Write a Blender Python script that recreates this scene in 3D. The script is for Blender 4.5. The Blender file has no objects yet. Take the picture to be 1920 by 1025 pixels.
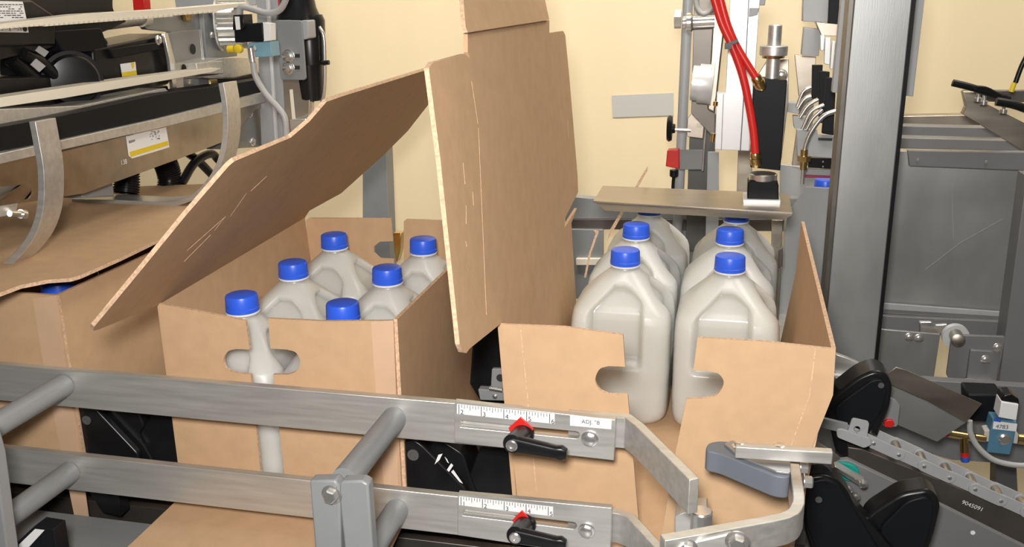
import bpy, bmesh, math, random
from mathutils import Vector, Matrix
from mathutils.geometry import tessellate_polygon
random.seed(4)
V = Vector
C = bpy.context.scene.collection
# ---------------------------------------------------------------- camera, world, lights, exposure
# world frame: X runs along the carton conveyor, Y across it (away from the operator), Z up, 0 = carton floor
FPX, PITCH, ROLL, YAW, CAMZ = 1750.0, 0.2926, -0.0153, math.radians(-13.2), 0.608
def _basis():
    F = V((0, math.cos(PITCH), -math.sin(PITCH))); U = V((0, math.sin(PITCH), math.cos(PITCH))); R = V((1, 0, 0))
    R2 = R*math.cos(ROLL)+U*math.sin(ROLL); U2 = -R*math.sin(ROLL)+U*math.cos(ROLL)
    m = Matrix(((math.cos(YAW), math.sin(YAW), 0), (-math.sin(YAW), math.cos(YAW), 0), (0, 0, 1)))
    return m@R2, m@U2, m@F
CR, CU, CF = _basis(); CO = V((0, 0, CAMZ))
cd = bpy.data.cameras.new('camera'); cam = bpy.data.objects.new('camera', cd); C.objects.link(cam)
cd.sensor_width = 36; cd.lens = 36*FPX/1920; cd.clip_start = .02; cd.clip_end = 50
mw = Matrix((CR, CU, -CF)).transposed().to_4x4(); mw.translation = CO; cam.matrix_world = mw
S = bpy.context.scene; S.camera = cam
S.view_settings.view_transform = 'Standard'; S.view_settings.look = 'None'
S.view_settings.exposure = 0.0; S.view_settings.gamma = 1.0; S.view_settings.use_curve_mapping = False
w = bpy.data.worlds.new('world'); S.world = w; w.use_nodes = True
w.node_tree.nodes['Background'].inputs[0].default_value = (1.0, .95, .88, 1)
w.node_tree.nodes['Background'].inputs[1].default_value = 0.07
def area(name, loc, target, power, size, col=(1, 1, 1), sy=None):
    l = bpy.data.lights.new(name, 'AREA'); l.energy = power; l.color = col; l.size = size
    if sy: l.shape = 'RECTANGLE'; l.size_y = sy
    o = bpy.data.objects.new(name, l); C.objects.link(o); o.location = loc
    o.rotation_euler = (V(target)-V(loc)).to_track_quat('-Z', 'Y').to_euler(); return o
area('camera_flash', (-.03, -.02, .70), (-.25, 1.2, .1), 18, .10, (1, .97, .93))
area('ceiling_light', (1.0, 1.7, 2.5), (-.2, 1.2, 0), 24, 1.2, (1, .95, .86), .7)
area('ceiling_light', (-.6, 1.0, 3.0), (-.6, 2.9, 0), 27, 2.8, (1, .95, .87), .5).data.spread = 1.1

# ---------------------------------------------------------------- pixel rays (for measuring only; everything lands at a real depth)
def ray(x, y): return CF + CR*((x-960)/FPX) - CU*((y-512.5)/FPX)
def P(x, y, pl):
    d = ray(x, y)
    if isinstance(pl[0], str):
        i = 'XYZ'.index(pl[0]); return CO+d*((pl[1]-CO[i])/d[i])
    p, n = V(pl[0]), V(pl[1]); return CO+d*(((p-CO).dot(n))/d.dot(n))
def PP(pts, pl): return [P(x, y, pl) for x, y in pts]

# ---------------------------------------------------------------- materials
def mat(name, col, rough=.5, metal=0, noise=None, bump=None, edge=None, **kw):
    m = bpy.data.materials.new(name); m.use_nodes = True; nt = m.node_tree; b = nt.nodes['Principled BSDF']
    b.inputs['Base Color'].default_value = (*col, 1); b.inputs['Roughness'].default_value = rough; b.inputs['Metallic'].default_value = metal
    for k, v in kw.items(): b.inputs[k.replace('_', ' ')].default_value = v
    tc = nt.nodes.new('ShaderNodeTexCoord')
    def noise_node(scale, stretch, detail=4):
        mp = nt.nodes.new('ShaderNodeMapping'); mp.inputs['Scale'].default_value = stretch; nt.links.new(tc.outputs['Object'], mp.inputs['Vector'])
        n = nt.nodes.new('ShaderNodeTexNoise'); n.inputs['Scale'].default_value = scale; n.inputs['Detail'].default_value = detail
        nt.links.new(mp.outputs[0], n.inputs['Vector']); return n
    if noise:
        sc, st, amt = noise
        n = noise_node(sc, st); r = nt.nodes.new('ShaderNodeValToRGB')
        r.color_ramp.elements[0].position = .3; r.color_ramp.elements[1].position = .7
        r.color_ramp.elements[0].color = (*[c*(1-amt) for c in col], 1); r.color_ramp.elements[1].color = (*[min(1, c*(1+amt)) for c in col], 1)
        nt.links.new(n.outputs['Fac'], r.inputs['Fac']); nt.links.new(r.outputs['Color'], b.inputs['Base Color'])
        if metal > .5:
            mr = nt.nodes.new('ShaderNodeMapRange'); mr.inputs['To Min'].default_value = max(.05, rough-.1); mr.inputs['To Max'].default_value = rough+.12
            nt.links.new(n.outputs['Fac'], mr.inputs['Value']); nt.links.new(mr.outputs[0], b.inputs['Roughness'])
    if bump:
        sc, st, amt = bump
        n = noise_node(sc, st); bp = nt.nodes.new('ShaderNodeBump'); bp.inputs['Strength'].default_value = amt; bp.inputs['Distance'].default_value = .002
        nt.links.new(n.outputs['Fac'], bp.inputs['Height']); nt.links.new(bp.outputs[0], b.inputs['Normal'])
    return m
M = {}
M['card'] = mat('cardboard', (.55, .36, .212), .75, 0, (45, (1, 1, 1), .045), (170, (1, 1, 1), .10), Specular_IOR_Level=.25)
M['edge'] = mat('cardboard_edge', (.62, .42, .27), .85, 0, (300, (1, 1, 1), .25))
M['glue'] = mat('cardboard_flap_strip', (.60, .40, .26), .75, 0, (20, (1, 1, 1), .05))
M['jug'] = mat('translucent_plastic', (.60, .605, .57), .42, 0, None, (9, (1, 1, 1), .10), Subsurface_Weight=1.0, Subsurface_Radius=(1, 1, .95), Subsurface_Scale=.05, Coat_Weight=.3, Coat_Roughness=.14)
M['cap'] = mat('blue_plastic', (.03, .12, .78), .35)
M['steel'] = mat('brushed_steel', (.62, .61, .58), .42, .72, (18, (.6, 8, 8), .10), (40, (1, 30, 30), .05))
M['steelv'] = mat('brushed_steel_sheet', (.38, .385, .38), .42, .75, (5, (2, 2, 1), .10), (30, (30, 30, 1), .04))
M['darksteel'] = mat('dark_steel', (.16, .145, .13), .4, .8, (12, (1, 1, 1), .15))
M['warmsteel'] = mat('mill_steel', (.45, .40, .34), .35, 1, (8, (1, 4, 4), .12))
M['mgrey'] = mat('machine_grey_paint', (.17, .17, .175), .42, 0, (30, (1, 1, 1), .03))
M['grey'] = mat('grey_paint', (.23, .238, .243), .4, 0, (30, (1, 1, 1), .03))
M['lgrey'] = mat('light_grey_paint', (.36, .37, .38), .4, 0, (30, (1, 1, 1), .03))
M['dgrey'] = mat('dark_grey_paint', (.09, .09, .09), .45, 0, (30, (1, 1, 1), .06))
M['black'] = mat('black_plastic', (.009, .009, .010), .30, 0, (40, (1, 1, 1), .2), Specular_IOR_Level=.3)
M['blackm'] = mat('black_anodised', (.008, .009, .011), .45, 0, Specular_IOR_Level=.16)
M['rubber'] = mat('grey_urethane', (.13, .145, .17), .5)
M['white'] = mat('white_anodised', (.72, .73, .74), .35, .3)
M['paper'] = mat('white_label', (.80, .80, .80), .5)
M['ink'] = mat('black_ink', (.02, .02, .02), .6)
M['red'] = mat('red_plastic', (.62, .02, .015), .35)
M['yellow'] = mat('yellow_plastic', (.75, .55, .02), .5)
M['belt'] = mat('cream_belt', (.78, .72, .60), .5)
M['brass'] = mat('brass', (.72, .52, .22), .22, 1)
M['chrome'] = mat('chrome', (.82, .80, .77), .24, .9)
M['bluep'] = mat('blue_valve_paint', (.08, .20, .30), .4)
M['teal'] = mat('teal_plastic', (.0, .28, .22), .5)
M['hose'] = mat('grey_hose', (.40, .40, .39), .4)
M['tube'] = mat('clear_guard', (.55, .55, .53), .15, .4, Alpha=.45)
M['wall'] = mat('cream_wall', (.80, .66, .43), .45, 0, (1.6, (3, 3, .4), .035), (2.2, (3, 3, .25), .5))
M['floor'] = mat('concrete', (.28, .27, .26), .6, 0, (3, (1, 1, 1), .1))
M['film'] = mat('grey_strip', (.50, .49, .46), .3, 0)
M['bluelabel'] = mat('blue_print', (.03, .10, .5), .5)

# ---------------------------------------------------------------- mesh helpers
def prism(bm, loops, off, mi=0, si=None):
    """loops: one polygon or [outer, hole, ...]; off: extrusion vector."""
    if not isinstance(loops[0], (list, tuple)): loops = [loops]
    off = V(off); pts = [p for l in loops for p in l]
    a = [bm.verts.new(p) for p in pts]; b = [bm.verts.new(V(p)+off) for p in pts]
    if len(loops) == 1:
        for vs in (a, b[::-1]):
            try: bm.faces.new(vs).material_index = mi
            except ValueError: pass
    else:
        for t in tessellate_polygon([[V(p) for p in l] for l in loops]):
            for s in (a, b):
                try: bm.faces.new([s[i] for i in t]).material_index = mi
                except ValueError: pass
    k = 0
    for l in loops:
        n = len(l)
        for i in range(n):
            j = (i+1) % n
            f = bm.faces.new((a[k+i], a[k+j], b[k+j], b[k+i])); f.material_index = mi if si is None else si
        k += n
def box(bm, c, s, rz=0, mi=0):
    m = Matrix.Translation(c) @ Matrix.Rotation(rz, 4, 'Z')
    vs = [bm.verts.new(m @ V((s[0]*x/2, s[1]*y/2, s[2]*z/2))) for x in (-1, 1) for y in (-1, 1) for z in (-1, 1)]
    for f in ((0, 1, 3, 2), (4, 6, 7, 5), (0, 4, 5, 1), (2, 3, 7, 6), (0, 2, 6, 4), (1, 5, 7, 3)):
        bm.faces.new([vs[i] for i in f]).material_index = mi
def frame(d):
    d = V(d).normalized(); u = d.orthogonal().normalized(); return d, u, d.cross(u)
def lathe(bm, p0, d, prof, seg=28, mi=0):
    """prof: list of (distance along d, radius)."""
    d, u, v = frame(d); rings = []
    for t, r in prof:
        c = V(p0)+d*t
        rings.append([bm.verts.new(c+(u*math.cos(2*math.pi*k/seg)+v*math.sin(2*math.pi*k/seg))*max(r, 1e-5)) for k in range(seg)])
    for a, b in zip(rings, rings[1:]):
        for k in range(seg):
            bm.faces.new((a[k], a[(k+1) % seg], b[(k+1) % seg], b[k])).material_index = mi
    bm.faces.new(rings[0][::-1]).material_index = mi; bm.faces.new(rings[-1]).material_index = mi
def cyl(bm, p0, p1, r, seg=28, r1=None, mi=0):
    d = V(p1)-V(p0); lathe(bm, p0, d, [(0, r), (d.length, r if r1 is None else r1)], seg, mi)
def smooth_path(pts, n=8):
    pts = [V(p) for p in pts]; out = []
    q = [pts[0]*2-pts[1]]+pts+[pts[-1]*2-pts[-2]]
    for i in range(1, len(q)-2):
        for k in range(n):
            t = k/n; a, b, c, d = q[i-1:i+3]
            out.append(.5*((2*b)+(c-a)*t+(2*a-5*b+4*c-d)*t*t+(-a+3*b-3*c+d)*t**3))
    out.append(pts[-1]); return out
def tube(bm, pts, r, seg=12, n=8, mi=0):
    ps = smooth_path(pts, n) if len(pts) > 2 else [V(p) for p in pts]; rings = []; u = None
    for i, p in enumerate(ps):
        d = (ps[min(i+1, len(ps)-1)]-ps[max(i-1, 0)]).normalized()
        u = d.orthogonal().normalized() if u is None else (u-d*u.dot(d)).normalized(); v = d.cross(u)
        rings.append([bm.verts.new(p+(u*math.cos(2*math.pi*k/seg)+v*math.sin(2*math.pi*k/seg))*r) for k in range(seg)])
    for a, b in zip(rings, rings[1:]):
        for k in range(seg): bm.faces.new((a[k], a[(k+1) % seg], b[(k+1) % seg], b[k])).material_index = mi
    bm.faces.new(rings[0][::-1]); bm.faces.new(rings[-1])
def ribbon(bm, pts, n, wd, t, smooth=False, mi=0):
    """flat bar: path in a plane with normal n; wd along n, t in the plane."""
    ps = smooth_path(pts, 6) if smooth else [V(p) for p in pts]; n = V(n).normalized(); L = []; R = []
    for i, p in enumerate(ps):
        d0 = (ps[i]-ps[i-1]).normalized() if i else None; d1 = (ps[i+1]-ps[i]).normalized() if i < len(ps)-1 else None
        d = (d0 or d1)+(d1 or d0); d.normalize(); s = n.cross(d).normalized()
        k = 1/max(.4, s.dot(n.cross(d1 or d0).normalized())); L.append(p+s*t/2*k); R.append(p-s*t/2*k)
    prism(bm, L+R[::-1], n*wd, mi)
def hexbolt(bm, p, n, r, h=None, washer=True):
    h = h or r*.7; n = V(n).normalized(); p = V(p)
    if washer: lathe(bm, p, n, [(0, r*1.35), (r*.15, r*1.35), (r*.2, r*1.25)], 24)
    lathe(bm, p+n*r*.18, n, [(0, r), (h*.85, r), (h, r*.8)], 6)
def roundpoly(pts, r, n=4):
    """round the corners of a planar 3D polygon."""
    pts = [V(p) for p in pts]; out = []; N = len(pts)
    for i in range(N):
        a, b, c = pts[i-1], pts[i], pts[(i+1) % N]; e0 = (a-b); e1 = (c-b)
        rr = min(r, e0.length*.45, e1.length*.45); p0 = b+e0.normalized()*rr; p1 = b+e1.normalized()*rr
        for k in range(n+1):
            t = k/n; out.append(p0*(1-t)**2+b*2*t*(1-t)+p1*t*t)
    return out
def ellipse(c, u, v, n=28): return [V(c)+V(u)*math.cos(2*math.pi*k/n)+V(v)*math.sin(2*math.pi*k/n) for k in range(n)]
def textmesh(bm, s, c, size, xd=(1, 0, 0), zd=(0, 0, 1), mi=0, depth=.0003, width=None):
    cu = bpy.data.curves.new('t', 'FONT'); cu.body = s; cu.size = size; cu.align_x = 'CENTER'; cu.align_y = 'CENTER'
    o = bpy.data.objects.new('t', cu); C.objects.link(o); dg = bpy.context.evaluated_depsgraph_get(); dg.update()
    me = bpy.data.meshes.new_from_object(o.evaluated_get(dg)); x = V(xd).normalized(); z = V(zd).normalized(); nrm = x.cross(z)
    vs = [bm.verts.new(V(c)+x*v.co.x+z*v.co.y+nrm*depth) for v in me.vertices]
    for p in me.polygons:
        try: bm.faces.new([vs[i] for i in p.vertices]).material_index = mi
        except ValueError: pass
    bpy.data.objects.remove(o); bpy.data.curves.remove(cu); bpy.data.meshes.remove(me)

WM = {}
def obj(name, bm, mats, parent=None, bevel=0, label=None, cat=None, group=None, kind=None, smooth=True):
    if not isinstance(mats, (list, tuple)): mats = [mats]
    bmesh.ops.recalc_face_normals(bm, faces=bm.faces[:])
    me = bpy.data.meshes.new(name); o = bpy.data.objects.new(name, me)
    if parent is None:
        xs = [v.co for v in bm.verts]
        c = V(((min(v.x for v in xs)+max(v.x for v in xs))/2, (min(v.y for v in xs)+max(v.y for v in xs))/2, min(v.z for v in xs)))
        bmesh.ops.translate(bm, verts=bm.verts[:], vec=-c); o.location = c; WM[o.name] = Matrix.Translation(c)
    else:
        o.parent = parent; o.matrix_parent_inverse = WM[parent.name].inverted(); WM[o.name] = Matrix.Identity(4)
    bm.to_mesh(me); bm.free()
    for m in mats: me.materials.append(M[m] if isinstance(m, str) else m)
    C.objects.link(o)
    if smooth: me.shade_smooth(); me.set_sharp_from_angle(angle=.55)
    if bevel:
        b = o.modifiers.new('bevel', 'BEVEL'); b.width = bevel; b.segments = 2; b.limit_method = 'ANGLE'; b.angle_limit = .7; b.harden_normals = False
    if label: o['label'] = label
    if cat: o['category'] = cat
    if group: o['group'] = group
    if kind: o['kind'] = kind
    return o
def thing(name, label, cat, loc=(0, 0, 0), group=None):
    o = bpy.data.objects.new(name, None); C.objects.link(o); o.location = loc; o.empty_display_size = .05
    WM[o.name] = Matrix.Translation(loc); o['label'] = label; o['category'] = cat
    if group: o['group'] = group
    return o
def B(): return bmesh.new()
def mk(name, fn, mats, parent=None, bevel=0, **k):
    bm = B(); fn(bm); return obj(name, bm, mats, parent, bevel, **k)
def flat(name, px, pl, off, m, parent=None, bevel=.0008, rnd=0, **k):
    """sheet or block: outline measured on plane pl, given real thickness off."""
    def f(bm):
        q = PP(px, pl)
        if rnd: q = roundpoly(q, rnd)
        prism(bm, q, off)
    return mk(name, f, m, parent, bevel, **k)
def box_part(name, c, s, m, parent=None, bevel=.0008, **k): return mk(name, lambda bm: box(bm, c, s), m, parent, bevel, **k)
def bolt(p, n, r, parent, m='chrome', name='bolt'): return mk(name, lambda bm: hexbolt(bm, p, n, r), m, parent)

# ================================================================ SETTING
WY = 2.45
mk('wall_back', lambda bm: box(bm, (-.6, WY+.05, .6), (6.4, .1, 3.2)), 'wall', kind='structure')
mk('floor', lambda bm: box(bm, (-.6, .9, -1.02), (6.4, 3.4, .05)), 'floor', kind='structure')
flat('trim_1', [(680, 240), (722, 240), (737, 640), (680, 640)], ('Y', 2.2), (0, .05, 0), 'grey', kind='structure')

# ================================================================ CARTONS
T = .0045
YF, YB, ZT = .93, 1.40, .258
CM = ['card', 'edge', 'glue']
def crease(bm, a, b, n, wd=.0022): ribbon(bm, [a, b], n, .0006, wd, mi=0)
def panel(name, pts, off, parent, mats=CM, **k):
    return mk(name, lambda bm: prism(bm, pts, off, 0, 1), mats, parent, **k)
def sidepanel(name, x0t, x0b, y0, y1, zt, parent, sgn=1, yb_bottom=None, **k):
    y0 += T+.0003; pts = [V((x0t, y0, zt)), V((x0t, y1, zt)), V((x0b, yb_bottom or y1, 0)), V((x0b, y0, 0))]
    return panel(name, pts, (T*sgn, 0, 0), parent, **k)
# --- carton holding six jugs
cartA = thing('carton', 'open cardboard carton holding six jugs, its lid leaning in over the caps', 'carton', (-.504, 1.16, 0), 'corrugated jug cartons on the conveyor')
fl = PP([(298, 570), (460, 600)], ('Y', YF))
def flapL(bm):
    q = PP([(297, 569), (380, 585), (460, 601), (468, 655)], ('Y', YF))
    c = P(447, 679, ('Y', YF)); r = .0155
    arc = [P(x, y, ('Y', YF)) for x, y in [(p.x, p.y) for p in smooth_path([V(q_) for q_ in ((442, 654, 0), (427, 659, 0), (419, 675, 0), (425, 692, 0), (441, 699, 0))], 5)]+[(470, 702)]]
    q += arc+PP([(496, 960)], ('Y', YF))
    q.append(V((-.651, YF, 0)))
    q[-2].z = 0
    prism(bm, q, (0, T, 0), 0, 1)
mk('front_flap', flapL, CM, cartA)
def flapR(bm):
    q = PP([(503, 597), (610, 602), (736, 601)], ('Y', YF))+[V((-.357, YF, 0))]
    e = PP([(541, 960), (512, 702)]+[(p.x, p.y) for p in smooth_path([V(q_) for q_ in ((540, 702, 0), (556, 695, 0), (563, 679, 0), (555, 661, 0), (538, 655, 0))], 5)]+[(507, 653)], ('Y', YF)); e[0].z = 0
    prism(bm, q+e, (0, T, 0), 0, 1)
mk('front_flap', flapR, CM, cartA)
def strip(bm):
    prism(bm, PP([(696, 602), (738, 600), (744, 760), (748, 930), (722, 930), (707, 760)], ('Y', YF)), (0, -.0008, 0))
mk('glue_strip', strip, ['glue'], cartA)
mk('side_panel', lambda bm: prism(bm, [V((-.651, YF+T, ZT)), V((-.672, 1.38, ZT)), V((-.655, 1.38, 0)), V((-.651, YF+T, 0))], (-T, 0, 0), 0, 0), CM, cartA)
sidepanel('side_panel', -.357, -.357, YF, 1.38, ZT, cartA)
mk('bottom_panel', lambda bm: prism(bm, [V((-.651, YF, 0)), V((-.357, YF, 0)), V((-.357, 1.38, 0)), V((-.651, 1.38, 0))], (0, 0, .004), 0, 1), CM, cartA)
mk('bottom_flap', lambda bm: prism(bm, [V((-.655, .925, -.003)), V((-.357, .925, -.003)), V((-.345, .70, -.012)), V((-.66, .70, -.012))], (0, 0, .004), 0, 1), CM, cartA)
YR = 1.38
mk('back_flap', lambda bm: prism(bm, PP([(574, 413), (578, 409), (733, 409), (736, 452), (712, 453), (701, 462), (701, 474), (712, 484), (738, 486), (745, 640), (590, 640)], ('Y', YR)), (0, T, 0), 0, 1), CM, cartA)
mk('back_flap', lambda bm: prism(bm, PP([(757, 415), (762, 411), (850, 414), (850, 640), (757, 640), (757, 487)], ('Y', YR)), (0, T, 0), 0, 1), CM, cartA)
LP = ((-.651, .93, .258), (.731, .034, -.681)); LN = V((-.731, -.034, .681))*T
mk('lid_panel', lambda bm: prism(bm, PP([(545, 258), (580, 228), (612, 191), (640, 181), (800, 131), (803, 160), (808, 190), (765, 245), (720, 290), (640, 362), (580, 395)], LP)+[V((-.672, 1.38, ZT)), V((-.651, .93, ZT))], LN, 0, 1), CM, cartA)
mk('lid_front_flap', lambda bm: prism(bm, [V((-.651, .93, ZT))]+PP([(184, 618), (175, 620), (177, 612), (260, 512), (350, 402), (430, 310), (440, 302), (545, 258)], LP), LN, 0, 1), CM, cartA)
# --- carton being loaded
cartB = thing('carton', 'wide open cardboard carton with raised upright lid, jugs half inside from the rear', 'carton', (-.06, 1.16, 0), 'corrugated jug cartons on the conveyor')
def sp2(pts): return [(p.x, p.y) for p in smooth_path([V((a, b, 0)) for a, b in pts], 5)]
def bflapL(bm):
    q = PP([(938, 608), (1060, 613), (1168, 628), (1172, 687)]+sp2([(1140, 686), (1124, 692), (1116, 712), (1124, 730), (1142, 739)])+[(1177, 740), (1198, 985), (976, 985), (955, 800)], ('Y', YF))
    prism(bm, q, (0, T, 0), 0, 1)
mk('front_flap', bflapL, CM, cartB)
def bflapR(bm):
    q = PP([(1308, 633), (1430, 640), (1567, 655), (1562, 740), (1520, 845), (1503, 985), (1240, 1005), (1268, 840), (1287, 748)]+sp2([(1322, 747), (1344, 740), (1357, 718), (1348, 701), (1330, 696)])+[(1300, 694)], ('Y', YF))
    prism(bm, q, (0, T, 0), 0, 1)
mk('front_flap', bflapR, CM, cartB)
for q in ([(976, 614), (985, 700), (1006, 920)], [(1529, 652), (1518, 740), (1483, 835)]):
    mk('crease_line', lambda bm: ribbon(bm, PP(q, ('Y', YF-.0002)), (0, -1, 0), .0004, .0012), ['edge'], cartB)
mk('side_panel', lambda bm: prism(bm, [V((-.232, YF+T, .262)), V((-.232, 1.40, .262)), V((-.215, 1.40, 0)), V((-.215, YF+T, 0))], (-T, 0, 0), 0, 0), CM, cartB)
panel('side_panel', [V((.117, YF+T, .258)), V((.116, 1.41, .276)), V((.113, 1.40, .20)), V((.085, 1.385, 0)), V((.09, YF+T, 0))], (-T, 0, 0), cartB)
mk('bottom_panel', lambda bm: prism(bm, [V((-.215, YF, 0)), V((.09, YF, 0)), V((.09, 1.39, 0)), V((-.215, 1.39, 0))], (0, 0, .004), 0, 1), CM, cartB)
BX = ((-.232, .93, .262), (1, 0, .09))
mk('lid_panel', lambda bm: prism(bm, PP([(882, 110), (877, 98), (877, 62), (1030, 38), (1030, 62), (1056, 58), (1060, 66), (1068, 150), (1083, 330), (1084, 360), (1060, 408), (1058, 428), (1082, 390)], BX)+[V((-.232, 1.40, .262)), V((-.232, .93, .262))], (-T, 0, 0), 0, 0), CM, cartB)
mk('lid_front_flap', lambda bm: prism(bm, [V((-.232, .93, .262))]+PP([(882, 652), (874, 662), (868, 660), (864, 650), (862, 645), (826, 300), (804, 128), (812, 117), (871, 101), (882, 110)], BX), (-T, 0, 0), 0, 1), CM, cartB)
mk('lid_tuck_flap', lambda bm: prism(bm, PP([(877, 61), (873, 50), (869, 0), (868, -60), (1018, -60), (1022, 0), (1030, 37)], ((-.252, .93, .56), (1, 0, .35))), (-T, 0, 0), 0, 1), CM, cartB)
for a, b in (((868, 305), (872, 345)), ((874, 385), (874, 420)), ((886, 360), (888, 385)), ((873, 452), (875, 462)), ((884, 152), (896, 232)), ((897, 240), (912, 590)), ((1050, 205), (1056, 235)), ((1064, 225), (1066, 260))):
    mk('score_mark', lambda bm: ribbon(bm, PP([a, b], BX), (1, 0, .09), .0003, .0007), ['edge'], cartB)
for a, b in (((462, 362), (432, 405)), ((423, 405), (402, 432)), ((395, 440), (345, 490)), ((420, 408), (350, 470)), ((500, 330), (470, 358))):
    mk('score_mark', lambda bm: ribbon(bm, PP([a, b], LP), (.731, .034, -.681), .0003, .0004), ['edge'], cartA)
def edgeon(px, yy):
    def f(bm):
        a = PP(px, ('Y', yy)); d = ray(px[0][0], px[0][1]).normalized()*.06; prism(bm, a, d, 0, 1)
    return f
mk('back_flap', edgeon([(1119, 431), (1123, 434), (1108, 475), (1099, 520), (1095, 520), (1104, 475), (1117, 437), (1112, 431)], 1.44), ['edge', 'edge'], cartB)
mk('back_flap', edgeon([(1211, 316), (1215, 311), (1214, 320), (1150, 432), (1138, 452), (1144, 430)], 1.70), ['edge', 'edge'], cartB)
# --- closed carton at the far left
cartC = thing('carton', 'nearly closed cardboard carton at the left edge, lid resting low on one blue cap', 'carton', (-.95, 1.16, 0), 'corrugated jug cartons on the conveyor')
panel('side_panel', [V((-.789, YF+T, .262)), V((-.789, 1.395, .262)), V((-.789, 1.395, 0)), V((-.789, YF+T, 0))], (-T, 0, 0), cartC)
panel('side_panel', [V((-1.09, YF+T, .262)), V((-1.09, 1.395, .262)), V((-1.09, 1.395, 0)), V((-1.09, YF+T, 0))], (-T, 0, 0), cartC)
panel('front_flap', [V((-.789, YF, .262)), V((-1.09, YF, .262)), V((-1.09, YF, 0)), V((-.789, YF, 0))], (0, T, 0), cartC)
panel('bottom_panel', [V((-.789, YF, 0)), V((-1.09, YF, 0)), V((-1.09, 1.4, 0)), V((-.789, 1.4, 0))], (0, 0, .004), cartC)
panel('back_flap', [V((-.789, 1.4, .262)), V((-1.09, 1.4, .262)), V((-1.09, 1.4, 0)), V((-.789, 1.4, 0))], (0, -T, 0), cartC)
mk('glue_strip', lambda bm: prism(bm, PP([(62, 559), (105, 553), (122, 680), (152, 860), (170, 990), (145, 990), (85, 700)], ('Y', YF)), (0, -.0008, 0)), ['glue'], cartC)
LZ = ((-.79, .93, .285), (0, 0.0, 1))
mk('lid_panel', lambda bm: prism(bm, PP([(-60, 600), (-40, 572), (0, 556), (40, 541), (90, 531), (132, 528), (150, 523), (225, 490), (297, 455), (420, 385), (520, 345), (120, 358), (-200, 372)], LZ), (0, 0, T), 0, 1), CM, cartC)

# ================================================================ JUGS
def sst(a, b, x):
    t = max(0, min(1, (x-a)/(b-a))); return t*t*(3-2*t)
def jug_mesh():
    prof = [(0, .050, 3), (.0015, .058, 3.4), (.006, .0645, 4), (.014, .0690, 5), (.025, .0708, 6), (.05, .0715, 7), (.10, .0715, 7), (.145, .0715, 6.5), (.160, .0708, 5.5), (.170, .0690, 4.6), (.179, .0645, 3.5), (.190, .0555, 3.1), (.200, .0455, 2.8), (.208, .0370, 2.5), (.214, .0300, 2.3), (.219, .0240, 2.1), (.223, .0198, 2), (.230, .0190, 2)]
    NZ, NT = 150, 256; zs = [.23*(k/NZ) for k in range(NZ+1)]; zs[1:1] = [.0004, .001]
    bm = B(); rings = []
    for z in zs:
        for (z0, r0, e0), (z1, r1, e1) in zip(prof, prof[1:]):
            if z <= z1+1e-9: t = (z-z0)/(z1-z0); r = r0+(r1-r0)*t; e = e0+(e1-e0)*t; break
        ring = []
        for k in range(NT):
            a = 2*math.pi*k/NT; c, s = math.cos(a), math.sin(a)
            q = (abs(c)**e+abs(s)**e)**(-1/e); x, y = r*q*c, r*q*s
            # grip recesses on the two faces next to the handle corner (+x, -y)
            for face in (0, 1):
                u, d = (x, -y) if face == 0 else (-y, x)
                if d > .6*r and d > 0:
                    zt = .170+.036*max(0, min(1, (u+.046)/.036))-.020*max(0, min(1, (u-.004)/.03))**1.6
                    m = sst(-.048, -.037, u)*(1-sst(.028, .037, u))*sst(.090, .108, z)*(1-sst(zt-.008, zt+.004, z))
                    dep = .016*m
                    if face == 0: y += dep
                    else: x -= dep
                    # raised handle outline
                    h = sst(.030, .038, u)*sst(.06, .09, z)*(1-sst(.165, .195, z))*.0012
                    if face == 0: y -= h
                    else: x += h
            ring.append(bm.verts.new((x, y, z)))
        rings.append(ring)
    for a, b in zip(rings, rings[1:]):
        for k in range(NT): bm.faces.new((a[k], a[(k+1) % NT], b[(k+1) % NT], b[k]))
    bm.faces.new(rings[0][::-1]); bm.faces.new(rings[-1]); return bm
def make_jug():
    t = thing('milk_jug', 'jug', 'jug')
    b = obj('jug_body', jug_mesh(), 'jug', t)
    mk('neck_ring', lambda bm: lathe(bm, (0, 0, .2255), (0, 0, 1), [(0, .0205), (.0008, .0218), (.0022, .0218), (.003, .0205)], 40), 'paper', t)
    def capf(bm):
        seg = 96; prof = [(.2285, .0212), (.2292, .0217), (.2335, .0217), (.2340, .0211), (.2345, .0213), (.2475, .0208), (.2492, .0198), (.250, .018)]
        rings = []
        for z, r in prof:
            rib = .00035 if .234 < z < .248 else 0
            rings.append([bm.verts.new(((r-rib*(k % 2))*math.cos(2*math.pi*k/seg), (r-rib*(k % 2))*math.sin(2*math.pi*k/seg), z)) for k in range(seg)])
        for a, b2 in zip(rings, rings[1:]):
            for k in range(seg): bm.faces.new((a[k], a[(k+1) % seg], b2[(k+1) % seg], b2[k]))
        bm.faces.new(rings[0][::-1]); bm.faces.new(rings[-1])
    mk('cap', capf, 'cap', t); return t
jug0 = make_jug(); jug_used = False
def place_jug(x, y, rz, label, group, z=.004, sx=1):
    global jug_used
    if not jug_used: r = jug0; jug_used = True
    else:
        r = jug0.copy(); C.objects.link(r)
        for ch in list(jug0.children):
            c = ch.copy(); C.objects.link(c); c.parent = r
    r.location = (x, y, z); r.rotation_euler = (0, 0, rz); r.scale = (sx, sx, 1)
    r['label'] = label
    if group: r['group'] = group
    elif 'group' in r: del r['group']
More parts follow.
